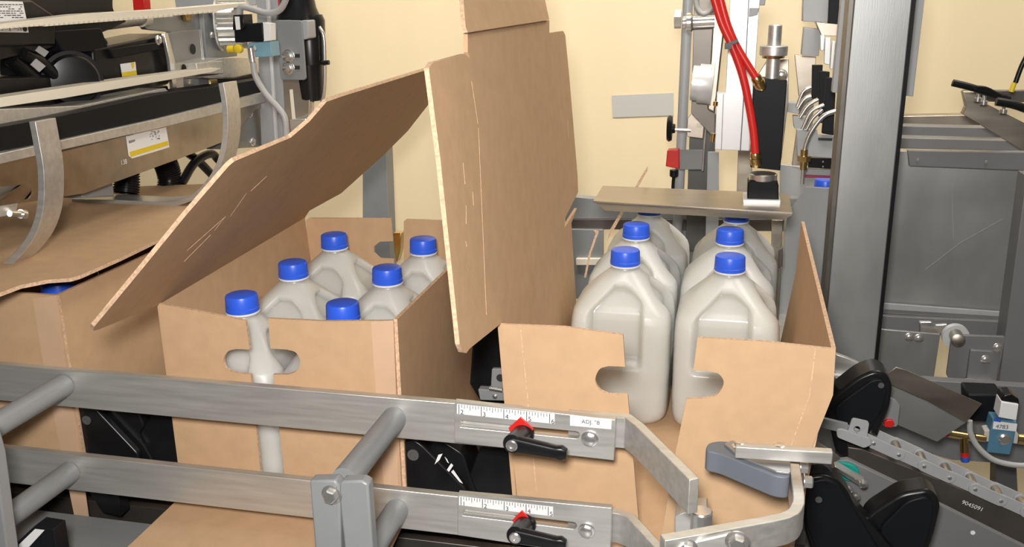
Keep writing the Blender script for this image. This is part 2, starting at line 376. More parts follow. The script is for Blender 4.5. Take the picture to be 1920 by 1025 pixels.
for (x, y, lb) in ((-.587, 1.010, 'jug in the lidded carton, seen through the slot between its front flaps'),
                   (-.448, 1.003, 'jug in the lidded carton, front one beside the dark right side panel'),
                   (-.589, 1.160, 'jug in the lidded carton, middle one of the row under the leaning lid'),
                   (-.448, 1.158, 'jug in the lidded carton, middle one of the row along the right panel'),
                   (-.595, 1.318, 'jug in the lidded carton, rear one in front of the cut-out back flap'),
                   (-.448, 1.316, 'jug in the lidded carton, rear one tucked against the tall upright cardboard lid')):
    place_jug(x, y, .01, lb, 'jugs packed in the lidded carton', z=.0, sx=.965)
for (x, y, lb) in ((-.137, 1.305, 'full jug going into the open carton, front one nearest the upright lid'),
                   (.011, 1.299, 'full jug going into the open carton, front one with glare on its cap'),
                   (-.137, 1.462, 'full jug going into the open carton, second behind nearest the upright lid'),
                   (.010, 1.453, 'full jug going into the open carton, second behind on the side of the big post'),
                   (-.130, 1.632, 'full jug with hidden cap under the left half of the steel pusher plate'),
                   (.020, 1.603, 'full jug with barely visible cap under the cylinder end of the steel pusher plate')):
    place_jug(x, y, -.015, lb, 'jugs being pushed into the open carton', z=.0, sx=1.0)
place_jug(-.862, 1.02, 0, 'jug mostly hidden in the nearly closed carton, only its blue cap showing', None, z=.0)
pj = P(1548, 342, ('Y', 1.90)); place_jug(pj.x, pj.y, 0, 'far jug whose blue cap shows under the red strip beside the post', None, z=pj.z-.243)

# ================================================================ CONVEYOR BED
bed = thing('conveyor_bed', 'steel slide bed under the cartons with dark inner channel', 'conveyor', (-.5, 1.1, -.06))
box_part('front_deck', (-.55, .755, -.045), (1.3, .31, .03), 'grey', bed)
box_part('inner_channel', (-.55, .99, -.08), (1.3, .155, .01), 'darksteel', bed)
for y in (1.09, 1.36): box_part('slide_rail', (-.55, y, -.007), (1.34, .05, .012), 'blackm', bed)
box_part('rear_deck', (-.55, 1.225, -.05), (1.34, .30, .02), 'dgrey', bed)
box_part('chain_guide', (-.62, .965, -.055), (.9, .012, .03), 'darksteel', bed)
box_part('support_frame', (-.55, 1.0, -.50), (1.2, .5, .82), 'dgrey', bed)
load = thing('loading_table', 'steel loading table carrying the jugs behind the open carton', 'table', (-.06, 1.62, -.03))
box_part('table_top', (-.06, 1.60, -.010), (.42, .40, .016), 'steel', load)
box_part('table_frame', (-.06, 1.68, -.50), (.40, .22, .95), 'dgrey', load)
cg = thing('chain_segment', 'short grey chain segment under the lower guide rail at the left', 'chain', P(250, 920, ('Y', .92)))
flat('link_plate', [(166, 899), (222, 903), (217, 921), (170, 915)], ('Y', .918), (0, -.003, 0), 'lgrey', cg, .0008, .002)
flat('link_plate', [(218, 905), (315, 915), (313, 930), (250, 924)], ('Y', .921), (0, -.003, 0), 'grey', cg, .0008, .002)
for x, y in ((255, 913), (301, 919), (207, 908)): mk('pin', lambda bm: lathe(bm, P(x, y, ('Y', .918)), (0, -1, 0), [(0, .003), (.004, .003), (.005, .002)], 12), 'chrome', cg)
flat('hanging_lug', [(165, 918), (222, 925), (226, 968), (192, 960)], ('Y', .925), (0, .02, 0), 'black', cg)

# ================================================================ LUGS between the cartons
def lug(label, front, depth, y, holes=(), group='black pusher lugs on the conveyor chains', rim=None):
    t = thing('pusher_lug', label, 'lug', P(*front[0], ('Y', y)), group)
    flat('lug_body', front, ('Y', y), (0, depth, 0), 'black', t, .002, .006)
    if rim:
        def f(bm):
            q = roundpoly(PP(rim, ('Y', y)), .01); c = sum(q, V())/len(q); ins = [c+(p-c)*.82 for p in q]; prism(bm, [q, ins], (0, -.006, 0))
        mk('rim', f, 'black', t, .0015)
    for x, yy, r in holes: mk('bushing', lambda bm: lathe(bm, P(x, yy, ('Y', y)), (0, -1, 0), [(0, r), (.0015, r), (.0015, r*.55), (.0005, r*.5)], 20), 'dgrey', t)
    return t
lug('black lug leaning between the far left carton and the lidded carton', [(141, 767), (167, 753), (180, 768), (260, 852), (256, 895), (152, 895)], .01, .936, [(163, 787, .006)])
lug('broad black lug filling the gap behind the thin leaning lug at left', [(167, 753), (178, 738), (232, 742), (262, 778), (270, 800), (258, 814), (290, 870), (180, 870)], .05, .948)
lug('upright black lug pressed against the lidded carton on its left side', [(258, 816), (286, 774), (293, 740), (330, 740), (345, 880), (290, 870)], .05, .952)
lm = lug('black lug with white scuffs between lidded and open cartons', [(747, 845), (757, 826), (776, 824), (790, 833), (874, 917), (880, 960), (752, 960)], .012, .938, [(775, 852, .007)])
def scuff(bm):
    for q in ([(815, 870), (822, 852), (830, 850), (824, 862)], [(838, 880), (846, 868), (850, 872), (842, 884)], [(846, 884), (850, 880), (868, 906), (862, 903)], [(834, 856), (838, 860), (842, 868), (839, 866)]):
        prism(bm, PP(q, ('Y', .938)), (0, -.0004, 0))
mk('paint_scuff', scuff, 'paper', lm)
lug('rounded black lug body behind the scuffed one', [(750, 830), (775, 806), (800, 806), (868, 850), (882, 896), (905, 950), (800, 950)], .05, .952)
lug('large black lug against the open carton beside the scuffed lug', [(901, 836), (962, 838), (970, 960), (872, 960), (876, 900)], .05, .955)
yb = mk('yellow_rod', lambda bm: cyl(bm, P(850, 873, ('Y', 1.2)), P(940, 878, ('Y', 1.2)), .006), 'yellow', label='yellow rod showing between the two black lugs at centre', cat='rod')
hg = thing('hinge_bracket', 'small grey hinge bracket in the dark gap beside the open carton', 'bracket', P(925, 740, ('Y', 1.06)))
flat('hinge_plate', [(896, 729), (962, 734), (962, 752), (900, 750)], ('Y', 1.06), (0, .012, 0), 'grey', hg, .001, .002)
flat('hinge_plate', [(922, 691), (952, 692), (955, 730), (920, 728)], ('Y', 1.07), (0, .006, 0), 'grey', hg, .001, .002)
mk('pin', lambda bm: cyl(bm, P(918, 727, ('Y', 1.055)), P(942, 731, ('Y', 1.055)), .003), 'chrome', hg)
mk('bolt_hole', lambda bm: lathe(bm, P(938, 708, ('Y', 1.07)), (0, -1, 0), [(0, .005), (.0008, .005)], 20), 'ink', hg)
mk('bolt', lambda bm: hexbolt(bm, P(928, 743, ('Y', 1.06)), (0, -1, 0), .0025), 'chrome', hg)
mk('lug_carriage', lambda bm: (prism(bm, PP([(888, 600), (938, 600), (948, 760), (905, 760), (880, 720)], ('Y', 1.10)), (0, .10, 0))), 'black', label='black carriage block standing in the gap left of the open carton', cat='block', bevel=.003)

# ================================================================ GUIDE RAILS
def rail(nm, label, z0, z1, path_px_end, plate_px, ruler_px, nums, slot, piv, tip, ptr, blt, rods, tag=None):
    t = thing('guide_rail', label, 'rail', (-.5, .88, z0), 'stainless guide rails in front of the cartons')
    zt = z1
    e = [P(x, y, ('Z', z1)) for x, y in path_px_end]
    path = [V((-1.35, .885, z0)), V((-.12, .885, z0))]
    x1 = path_px_end
    def f(bm):
        # long straight bar
        ribbon(bm, [V((-1.35, .887, z0)), V((-.20, .887, z0))], (0, 0, 1), z1-z0, .010)
    mk('bar', f, 'steel', t, .0008)
    def g(bm):
        pts = [V((-.15, .892, z0)), V((e[0].x, .892, z0))]+[V((p.x, p.y, z0)) for p in e[1:]]
        ribbon(bm, [p+V((0, 0, .010)) for p in pts], (0, 0, 1), z1-z0-.0125, .010)
    mk('flared_end', g, 'steel', t, .0008)
    yp = .873; pl = ('Y', yp)
    def pf(bm):
        outer = PP(plate_px, pl); a, b, h = slot; pa, pb = P(*a, pl), P(*b, pl)
        d = (pb-pa).normalized(); u = V((0, 0, 1)).cross(d).cross(d)*-1; u = d.cross(V((0, -1, 0))).normalized()
        hole = [pa+u*h, pa-u*h]+[pb+(d*math.cos(t_)*h*1.0)-(u*math.sin(t_)*-h) for t_ in [math.pi*(-.5+k/8) for k in range(9)]]
        prism(bm, [outer, hole], (0, .008, 0))
    pt = mk('slotted_plate', pf, 'steel', t, .0006)
    def rl(bm): prism(bm, PP(ruler_px, pl), (0, -.0006, 0))
    r = mk('ruler_scale', rl, 'paper', pt)
    def tk(bm):
        a, b, c, d = PP(ruler_px, ('Y', yp-.0007)); n0 = len(nums)-1; per = 8; tot = n0*per+1
        for i in range(tot):
            s = .02+.93*i/(n0*per)
            top = a.lerp(b, s); bot = d.lerp(c, s)
            L = 1.0 if i % per == 0 else (.55 if i % 4 == 0 else (.42 if i % 2 == 0 else .33))
            bb = top.lerp(bot, L); tt = top.lerp(bot, .03)
            ribbon(bm, [tt, bb], (0, -1, 0), .0002, .0007 if i % per == 0 else .0005)
        for i, n in enumerate(nums):
            s = .02+.93*i/n0+.032
            textmesh(bm, n, a.lerp(b, s).lerp(d.lerp(c, s), .80), .0075, (b-a), (0, 0, 1))
    mk('ruler_marks', tk, 'ink', r)
    if tag:
        tg = mk('name_tag', lambda bm: prism(bm, PP(tag, pl), (0, -.0006, 0)), 'paper', pt)
        q = PP(tag, ('Y', yp-.0007))
        mk('lettering', lambda bm: textmesh(bm, 'ADJ. "B', sum(q, V())/4, .0062, q[1]-q[0]), 'ink', tg)
    # clamp lever
    c0 = P(*piv[0], ('Y', yp)); ch = P(*piv[1], ('Y', yp-.034)); ct = P(*tip, ('Y', yp-.036))
    ptp = PP(ptr, ('Y', yp-.002))
    mk('pointer', lambda bm: prism(bm, ptp, (0, -.002, 0)), 'red', t, .0005)
    def lv(bm):
        b0 = V((c0.x, yp, c0.z)); lathe(bm, b0, V((ch.x, yp-.034, ch.z))-b0, [(0, .0125), (.004, .0125), (.006, .0105), (.030, .0098), (.038, .0098), (.0395, .0085)], 28)
        d = (ct-ch); L = d.length; n = 10; rings = []
        u = V((0, -1, 0)); w_ = d.normalized().cross(u)
        for k in range(n+1):
            s = k/n; hw = .0088-.003*s+(.0022 if s > .8 else 0)*math.sin((s-.8)/.2*math.pi*.5); th = .0062-.0008*s
            if k == n: hw *= .62; th *= .7
            c = ch+d*s+V((0, 1, 0))*.008*(1-s)*0
            rings.append([bm.verts.new(c+w_*hw*math.copysign(abs(math.cos(a))**.6, math.cos(a))+u*th*math.copysign(abs(math.sin(a))**.6, math.sin(a))) for a in [2*math.pi*j/20 for j in range(20)]])
        for a, b in zip(rings, rings[1:]):
            for j in range(20): bm.faces.new((a[j], a[(j+1) % 20], b[(j+1) % 20], b[j]))
        bm.faces.new(rings[0]); bm.faces.new(rings[-1])
    l = mk('clamp_lever', lv, 'black', t)
    mk('lever_screw', lambda bm: lathe(bm, ch+V((0, -.005, 0)), (0, -1, 0), [(0, .0062), (.002, .0062), (.003, .005), (.003, .0028), (.0015, .0025)], 24), 'chrome', l)
    bolt(P(*blt, pl), (0, -1, 0), .0068, t)
    for (x, z, y1) in rods:
        mk('standoff_rod', lambda bm: lathe(bm, (x, .882, z), (0, -1, 0), [(0, .0125), (.001, .0135), (.882-y1, .0135)], 32), 'grey', t)
    return t
rail('u', 'upper stainless guide rail with tagged ruler plate and black lever', .138, .186,
     [(1175, 786), (1200, 792), (1302, 893)],
     [(852, 752), (1154, 787), (1151, 863), (852, 829)], [(857, 757), (1040, 776), (1040, 794), (857, 775)], '23456',
     ((863, 794), (1079, 815), .0042), ((981, 812), (962, 830)), (1063, 850), [(977, 780), (1001, 803), (992, 815), (960, 815), (954, 801)],
     (1106, 822), [(-.758, .167, .50), (-.342, .162, .742)], [(1069, 779), (1147, 785), (1146, 804), (1069, 797)])
rail('l', 'lower stainless guide rail with untagged ruler plate and black lever', .024, .073,
     [(1160, 958), (1182, 962), (1245, 1030)],
     [(858, 925), (1147, 952), (1144, 1046), (858, 1003)], [(861, 930), (1037, 950), (1037, 967), (861, 946)], '12345',
     ((867, 960), (1074, 985), .0042), ((985, 982), (968, 1002)), (1062, 1020), [(979, 955), (999, 976), (990, 990), (968, 988), (961, 974)],
     (1100, 994), [(-.770, .050, .50), (-.345, .048, .60)])
br = thing('rod_clamp_bracket', 'forked grey clamp bracket with hex bolt holding the slanted rod', 'bracket', (-.33, .73, .0))
def fork(bm):
    prism(bm, PP([(582, 902), (668, 900), (686, 906), (690, 1060), (645, 1060), (633, 912), (620, 912), (628, 1060), (592, 1060)], ('Y', .72)), (0, .03, 0))
flat('fork_arm', [(580, 901), (628, 900), (636, 912), (640, 1075), (594, 1075)], ('Y', .718), (0, .014, 0), 'grey', br, .002)
flat('fork_arm', [(634, 912), (640, 902), (678, 901), (690, 908), (702, 1075), (650, 1075)], ('Y', .722), (0, .014, 0), 'grey', br, .002)
mk('bolt', lambda bm: hexbolt(bm, P(622, 926, ('Y', .717)), (0, -1, 0), .0072, .006), 'chrome', br)
flat('upright', [(-26, 800), (-10, 855), (18, 1060), (-10, 1060), (-40, 900)], ('Y', .70), (0, .016, 0), 'grey', None, .002, label='grey upright post at the lower left corner carrying the rods', cat='post')
sb = thing('switch_box', 'dark box with white paper label at the lower left corner', 'box', P(70, 1020, ('Y', .74)))
flat('box_body', [(30, 1018), (64, 986), (100, 992), (112, 1070), (30, 1070)], ('Y', .76), (0, .02, 0), 'blackm', sb)
flat('paper_label', [(36, 1020), (66, 991), (84, 993), (48, 1032), (36, 1032)], ('Y', .7595), (0, -.0006, 0), 'paper', sb, 0)

# ================================================================ BUMPER ARM (lower right)
ba = thing('bumper_arm', 'bent steel arm carrying a grey urethane bumper pad by the open carton', 'arm', P(1480, 960, ('Z', .10)))
zp = .16
def armf(bm):
    pts = [P(x, y, ('Z', zp)) for x, y in [(1242, 1007), (1472, 967), (1490, 957), (1500, 938), (1489, 868)]]
    ribbon(bm, roundpoly_open([V((p.x, p.y, zp-.027)) for p in pts]), (0, 0, 1), .027, .0105)
def roundpoly_open(p):
    out = [p[0]]
    for a, b, c in zip(p, p[1:], p[2:]):
        for t in (.2, .5, .8): out.append((b.lerp(a, .35))*(1-t)**2+b*2*t*(1-t)+(b.lerp(c, .35))*t*t)
    return out+[p[-1]]
mk('bent_bar', armf, 'steel', ba, .0008)
def pad(bm):
    top = PP([(1323, 840), (1328, 830), (1345, 826), (1400, 829), (1482, 848), (1481, 895), (1453, 892), (1350, 850), (1326, 845)], ('Z', .17))
    prism(bm, roundpoly(top, .006), (0, 0, -.0225))
mk('bumper_pad', pad, 'rubber', ba, .0012)
mk('pad_plate', lambda bm: prism(bm, roundpoly(PP([(1357, 835), (1372, 829), (1482, 847), (1482, 890), (1455, 887), (1385, 858)], ('Z', .1702)), .002), (0, 0, .0025)), 'steelv', ba, .0005)
def fb(bm):
    a, b = P(1378, 859, ('Z', .176)), P(1560, 871, ('Z', .176)); h = V((0, 0, .0125))
    prism(bm, [a, b, b+h, a+h], (0, .010, 0))
mk('flat_bar', fb, 'steel', ba, .001)
for x, y, rr_ in ((1387, 843, .0055), (1462, 848, .006)): mk('bolt', lambda bm: hexbolt(bm, P(x, y-6, ('Z', .184)), (0, 0, 1), rr_, .004), 'chrome', ba)
for x, y in ((1505, 875), (1512, 902)): mk('bolt', lambda bm: hexbolt(bm, P(x-6, y, ('Z', .150)), (1, 0, 0), .006, .008), 'chrome', ba)
yq = P(1340, 990, ('Z', zp)).y-.010
flat('lower_clamp_plate', [(1285, 1012), (1372, 992), (1396, 1000), (1402, 1060), (1285, 1060)], ('Y', yq), (0, -.005, 0), 'steel', ba, .002, .006)
for x, y in ((1382, 1014), (1287, 1026)): mk('bolt', lambda bm: hexbolt(bm, P(x, y, ('Y', yq-.006)), (0, -1, 0), .0075, .007), 'chrome', ba)
pp = P(1315, 975, ('Y', .80))
pin = thing('clamp_pin', 'short nickel pin standing on the tan block beside the bent arm', 'pin', (pp.x, pp.y, pp.z-.03))
mk('pin_post', lambda bm: lathe(bm, (pp.x, pp.y, pp.z-.025), (0, 0, 1), [(0, .0102), (.034, .0102), (.0355, .009)], 36), 'chrome', pin)
flat('pin_block', [(1265, 968), (1282, 960), (1325, 962), (1325, 1000), (1265, 1002)], ('Y', .83), (0, .03, 0), 'steel', pin, .001)

# ================================================================ RIGHT INFEED: post, chain, lugs
post = thing('frame_post', 'wide brushed steel upright post right of the open carton', 'post', (.21, 1.53, -.5))
mk('post_body', lambda bm: box(bm, (.2090, 1.545, .15), (.080, .09, 1.5)), 'steelv', post, .002)
flat('side_flange', [(1579, -20), (1598, -20), (1578, 176), (1560, 173)], ('Y', 1.60), (0, .02, 0), 'lgrey', post)
flat('side_flange', [(1712, -20), (1736, -20), (1712, 181), (1696, 179)], ('Y', 1.62), (0, .02, 0), 'lgrey', post)
mk('post_edge_trim', lambda bm: box(bm, (.1655, 1.53, .15), (.006, .06, 1.5)), 'darksteel', post)
mk('seal_strip', lambda bm: box(bm, (.2515, 1.515, .15), (.005, .03, 1.5)), 'black', post)

ch = thing('chain_conveyor', 'grey roller chain running down to the lower right over a dark channel', 'chain', (.3, 1.25, -.12))
YC = 1.24
flat('channel', [(1590, 838), (1617, 842), (1930, 968), (1930, 1040), (1700, 918), (1590, 872)], ('Y', YC+.01), (0, .03, 0), 'darksteel', ch)
def stamp(bm):
    a, b = P(1803, 940, ('Y', YC+.009)), P(1844, 956, ('Y', YC+.009)); textmesh(bm, '9045091', (a+b)/2, .0085, b-a, V((0, 1, 0)).cross(b-a)*-1)
mk('stamped_number', stamp, 'paper', ch)
la = V((P(1670, 846, ('Y', YC)))); lb = V((P(1716, 862, ('Y', YC)))); dl = P(1900, 950, ('Y', YC))-P(1670, 846, ('Y', YC)); dd = dl.normalized(); up = V((0, -1, 0)).cross(dd)*-1
up = V((0, 0, 1))-dd*dd.z; up.normalize(); lp = .0365
def link(c, yy, nm):
    def f(bm):
        a, b = c-dd*lp/2, c+dd*lp/2; r = .0082; q = []
        for k in range(9): an = math.pi/2+math.pi*k/8; q.append(a+dd*math.cos(an)*r+up*math.sin(an)*r)
        for k in range(9): an = -math.pi/2+math.pi*k/8; q.append(b+dd*math.cos(an)*r+up*math.sin(an)*r)
        q = [V((p.x, yy, p.z)) for p in q]; prism(bm, q, (0, .0025, 0))
    o = mk(nm, f, 'lgrey', ch, .0004)
    for e in (c-dd*lp/2, c+dd*lp/2):
        mk('pin', lambda bm: lathe(bm, (e.x, yy, e.z), (0, -1, 0), [(0, .0026), (.0015, .0026), (.002, .0015)], 14), 'chrome', o)
start = P(1600, 812, ('Y', YC))
for k in range(9):
    c = start+dd*(lp*(k+.3)); link(c, YC-.003 if k % 2 else YC, 'link_plate')
for k in range(8):
    c = start+dd*(lp*(k+.3)); link(c, YC+.030 if k % 2 else YC+.033, 'rear_link_plate')
for k in range(9):
    e = start+dd*(lp*(k-.2))
    mk('roller', lambda bm: cyl(bm, (e.x, YC+.003, e.z), (e.x, YC+.03, e.z), .0062, 16), 'warmsteel', ch)
at_ = thing('lug_attachment', 'light grey chain attachment plate with a hole, in front of the big lug', 'bracket', P(1600, 810, ('Y', YC-.02)))
def attp(bm):
    q = roundpoly(PP([(1598, 784), (1630, 791), (1624, 830), (1586, 820)], ('Y', YC-.02)), .004)
    prism(bm, [q, ellipse(P(1607, 804, ('Y', YC-.02)), (.0042, 0, 0), (0, 0, .0042), 16)], (0, .004, 0))
mk('plate', attp, 'lgrey', at_, .0006)
flat('foot', [(1568, 806), (1578, 804), (1632, 822), (1634, 834), (1620, 840), (1570, 820)], ('Y', YC-.024), (0, .004, 0), 'lgrey', at_, .0006, .003)
flat('side_bar', [(1535, 782), (1590, 795), (1590, 814), (1533, 800)], ('Y', YC-.016), (0, .006, 0), 'grey', at_, .0006)
def biglug(label, outer, inner, y, dep, holes=()):
    t = thing('pusher_lug', label, 'lug', P(*outer[0], ('Y', y)), 'black pusher lugs on the conveyor chains')
    flat('lug_body', outer, ('Y', y+.006), (0, dep, 0), 'black', t, .004, .010)
    flat('lug_face', inner, ('Y', y), (0, .008, 0), 'blackm', t, .0015, .008)
    for x, yy, r in holes: mk('bushing', lambda bm: lathe(bm, P(x, yy, ('Y', y)), (0, -1, 0), [(0, r), (.001, r), (.001, r*.6)], 20), 'dgrey', t)
    return t
biglug('large black lug standing above the chain right of the open carton', [(1547, 770), (1560, 745), (1610, 706), (1640, 694), (1662, 700), (1674, 722), (1668, 765), (1640, 832), (1612, 862), (1568, 852), (1556, 800)], [(1564, 768), (1580, 752), (1636, 712), (1655, 712), (1664, 728), (1655, 765), (1626, 820), (1600, 822), (1572, 796)], YC+.012, .05, [(1652, 722, .004)])
flat('lug_wedge', [(1557, 708), (1579, 738), (1566, 752), (1548, 800), (1536, 800), (1545, 740)], ('Y', YC+.03), (0, .04, 0), 'black', None, .002, label='black wedge between the open carton and the large lug', cat='wedge')
biglug('black lug with a single hole at the end of the bent arm', [(1508, 905), (1518, 893), (1545, 890), (1572, 900), (1590, 922), (1600, 945), (1690, 1050), (1530, 1060), (1508, 990)], [(1510, 925), (1515, 905), (1545, 897), (1570, 908), (1585, 930), (1660, 1050), (1540, 1055), (1512, 985)], 1.05, .03, [(1535, 936, .004)])
mk('lug_hub', lambda bm: cyl(bm, P(1534, 898, ('Y', 1.06)), P(1534, 872, ('Y', 1.15)), .018, 32), 'black', label='black round hub behind the single-hole lug', cat='hub')
biglug('black lug with raised rim at the bottom edge, right of the others', [(1622, 975), (1635, 960), (1690, 925), (1740, 917), (1758, 930), (1764, 950), (1752, 1000), (1735, 1050), (1650, 1060)], [(1650, 990), (1700, 940), (1735, 930), (1752, 945), (1745, 990), (1725, 1050), (1665, 1050)], 1.07, .035, ())
sp = thing('side_plate', 'grey sloping side plate below the chain with a nut and hole', 'plate', (.3, 1.16, -.2))
flat('plate', [(1500, 870), (1590, 862), (1700, 915), (1930, 1030), (1930, 1100), (1480, 1100)], ('Y', 1.18), (0, .01, 0), 'mgrey', sp, .001)
bolt(P(1713, 910, ('Y', 1.178)), (0, -.6, .8), .006, sp)
mk('bolt_hole', lambda bm: lathe(bm, P(1824, 998, ('Y', 1.1795)), (0, -1, 0), [(0, .003), (.0005, .003)], 16), 'paper', sp)
flat('teal_pad', [(1557, 872), (1575, 866), (1600, 872), (1612, 882), (1610, 898), (1590, 904), (1560, 885)], ('Y', 1.175), (0, .006, 0), 'teal', None, .001, .006, label='teal plastic pad on the grey plate below the black lug', cat='pad')
mt = thing('cam_follower', 'small chrome follower assembly under the teal pad', 'follower', P(1600, 920, ('Y', 1.16)))
flat('edge_bar', [(1560, 878), (1566, 874), (1624, 908), (1620, 916)], ('Y', 1.15), (0, .02, 0), 'chrome', mt)
for x, y in ((1590, 915), (1604, 928), (1618, 905)): mk('roller', lambda bm: lathe(bm, P(x, y, ('Y', 1.145)), (0, -1, 0), [(0, .005), (.006, .005), (.008, .003)], 18), 'chrome', mt)
flat('guard_tongue', [(1502, 835), (1502, 812), (1515, 803), (1532, 803), (1534, 830), (1555, 842), (1578, 860), (1562, 868), (1506, 848)], ('Y', 1.02), (0, .003, 0), 'warmsteel', None, .0005, .004, label='curved steel tongue beside the open carton at the flat bar end', cat='guard')
wp = thing('shelf_bracket', 'light steel plate corner behind the large black lug', 'plate', P(1590, 690, ('Y', 1.36)))
flat('plate', [(1562, 695), (1567, 664), (1590, 672), (1612, 682), (1608, 705), (1568, 700)], ('Y', 1.36), (0, .01, 0), 'steel', wp)
flat('plate', [(1558, 702), (1608, 708), (1580, 735)], ('Y', 1.35), (0, .01, 0), 'paper', wp)

flat('support', [(1572, 700), (1600, 700), (1604, 1100), (1560, 1100)], ('Y', 1.37), (0, .01, 0), 'dgrey', wp)
# chute
cu = thing('sheet_chute', 'folded sheet metal chute above the chain on the right', 'chute', P(1750, 780, ('Y', 1.36)))
flat('upper_wing', [(1664, 701), (1680, 688), (1700, 694), (1841, 757), (1812, 792), (1740, 752), (1672, 722)], ('Y', 1.34), (0, .002, 0), 'warmsteel', cu, .0004)
flat('lower_wing', [(1672, 720), (1740, 750), (1814, 790), (1757, 828), (1680, 795), (1668, 790)], ('Y', 1.36), (0, .002, 0), 'steelv', cu, .0004)
flat('lug_guide', [(1663, 742), (1680, 750), (1688, 760), (1683, 800), (1660, 800), (1645, 790)], ('Y', 1.33), (0, .004, 0), 'grey', cu, .0008, .004)
flat('red_stop', [(1657, 792), (1664, 787), (1674, 788), (1678, 795), (1672, 802), (1658, 800)], ('Y', 1.325), (0, .012, 0), 'red', cu, .001)

# rear right frame
fr = thing('sheet_guard', 'large scratched grey sheet guard right of the upright post', 'panel', P(1770, 590, ('Y', 1.74)))
flat('sheet', [(1665, 283), (1935, 283), (1892, 600), (1630, 585)], ('Y', 1.74), (0, .004, 0), 'steelv', fr)
flat('lower_lip', [(1636, 565), (1892, 584), (1891, 600), (1634, 582)], ('Y', 1.735), (0, -.006, 0), 'lgrey', fr)
flat('angle_flange', [(1700, 280), (1935, 284), (1935, 318), (1703, 309)], ('Y', 1.73), (0, -.012, 0), 'mgrey', fr, .001)
for x, y in ((1721, 300), (1849, 304)): mk('rivet', lambda bm: lathe(bm, P(x, y, ('Y', 1.717)), (0, -1, 0), [(0, .003), (.002, .002)], 14), 'chrome', fr)
def scr(bm):
    ribbon(bm, PP([(1735, 505), (1800, 455), (1880, 410)], ('Y', 1.7395)), (0, -1, 0), .0002, .0007)
    ribbon(bm, smooth_path(PP([(1797, 330), (1786, 360), (1787, 420), (1788, 450)], ('Y', 1.7395))), (0, -1, 0), .0002, .0006)
mk('scratch', scr, 'lgrey', fr)
for k, (px, y, z) in enumerate((([(1685, 218), (1810, 216), (1850, 236), (1685, 232)], 2.0, 0), ([(1683, 236), (1860, 240), (1890, 259), (1683, 255)], 1.92, 0), ([(1680, 258), (1900, 264), (1930, 284), (1680, 278)], 1.84, 0))):
    cb = flat('cross_bar', px, ('Y', y), (0, .04, 0), 'warmsteel' if k == 0 else 'mgrey', None, .001, label=['rearmost of the three cross bars behind the sheet guard', 'middle of the three cross bars behind the sheet guard', 'nearest of the three cross bars, just above the sheet guard'][k], cat='bar', group='cross bars right of the post')
mk('rear_stand', lambda bm: box(bm, (.275, 1.93, -.25), (.03, .24, 1.45)), 'dgrey', fr)
db = thing('side_beam', 'brown steel beam running toward the right edge with black rail on it', 'beam', P(1860, 230, ('Y', 1.75)))
flat('beam_face', [(1806, 172), (1812, 200), (1805, 214), (1940, 296), (1940, 240), (1850, 195), (1830, 172)], ('Y', 1.78), (0, .02, 0), 'warmsteel', db)
flat('beam_back', [(1808, 170), (1940, 170), (1940, 192), (1810, 190)], ('Y', 1.84), (0, .02, 0), 'darksteel', db)
mk('black_rail', lambda bm: (tube(bm, PP([(1786, 155), (1822, 164), (1893, 186)], ('Y', 1.70)), .006), tube(bm, PP([(1868, 190), (1900, 196), (1940, 210)], ('Y', 1.66)), .007), tube(bm, PP([(1830, 163), (1850, 166), (1880, 182)], ('Y', 1.69)), .003)), 'black', db)
for x, y in ((1833, 190), (1844, 196), (1881, 212)): mk('stud', lambda bm: lathe(bm, P(x, y, ('Y', 1.72)), (0, 0, 1), [(0, .006), (.006, .006), (.006, .003), (.022, .003)], 14), 'chrome', db)
pc = thing('sensor_cable', 'black cable with yellow tip at the upper right edge', 'cable', P(1900, 170, ('Y', 1.75)))
mk('cable', lambda bm: tube(bm, PP([(1930, 95), (1915, 125), (1904, 155)], ('Y', 1.75)), .004), 'black', pc)
mk('yellow_tip', lambda bm: cyl(bm, P(1902, 155, ('Y', 1.75)), P(1896, 172, ('Y', 1.75)), .004), 'yellow', pc)
flat('end_post', [(1925, 330), (1940, 330), (1940, 730), (1872, 724), (1890, 590)], ('Y', 1.62), (0, .05, 0), 'mgrey', None, .001, label='grey slanted end post at the right edge beside the sheet guard', cat='post')
rr = thing('roller_track', 'grey rail under the sheet guard with white roller and bolted plates', 'track', P(1770, 650, ('Y', 1.64)))
flat('rail', [(1636, 591), (1892, 604), (1888, 640), (1634, 616)], ('Y', 1.70), (0, .03, 0), 'mgrey', rr, .001)
flat('rail_dark_bar', [(1636, 584), (1892, 600), (1892, 606), (1636, 592)], ('Y', 1.71), (0, .03, 0), 'dgrey', rr, .001)  # solid dark grey bar between the lower lip and the rail
flat('cover_plate', [(1634, 615), (1763, 627), (1750, 713), (1625, 700)], ('Y', 1.66), (0, .006, 0), 'steelv', rr, .0008)
flat('bearing_plate', [(1785, 628), (1886, 631), (1868, 722), (1782, 715), (1775, 703)], ('Y', 1.62), (0, .008, 0), 'mgrey', rr, .001, .004)
flat('sub_plate', [(1820, 656), (1876, 660), (1868, 720), (1812, 713)], ('Y', 1.612), (0, .008, 0), 'mgrey', rr, .001)
flat('plate_foot', [(1812, 714), (1864, 718), (1863, 724), (1814, 720)], ('Y', 1.60), (0, .012, 0), 'paper', rr, .0005)
for x, y in ((1705, 632), (1723, 634)): bolt(P(x, y, ('Y', 1.66)), (0, -1, 0), .006, rr)
for x, y in ((1871, 651), (1848, 674)): bolt(P(x, y, ('Y', 1.612)), (0, -1, 0), .006, rr)
mk('white_roller', lambda bm: lathe(bm, P(1790, 628, ('Y', 1.66)), (0, -1, 0), [(0, .022), (.012, .022), (.012, .010), (.02, .010)], 32), 'white', rr)
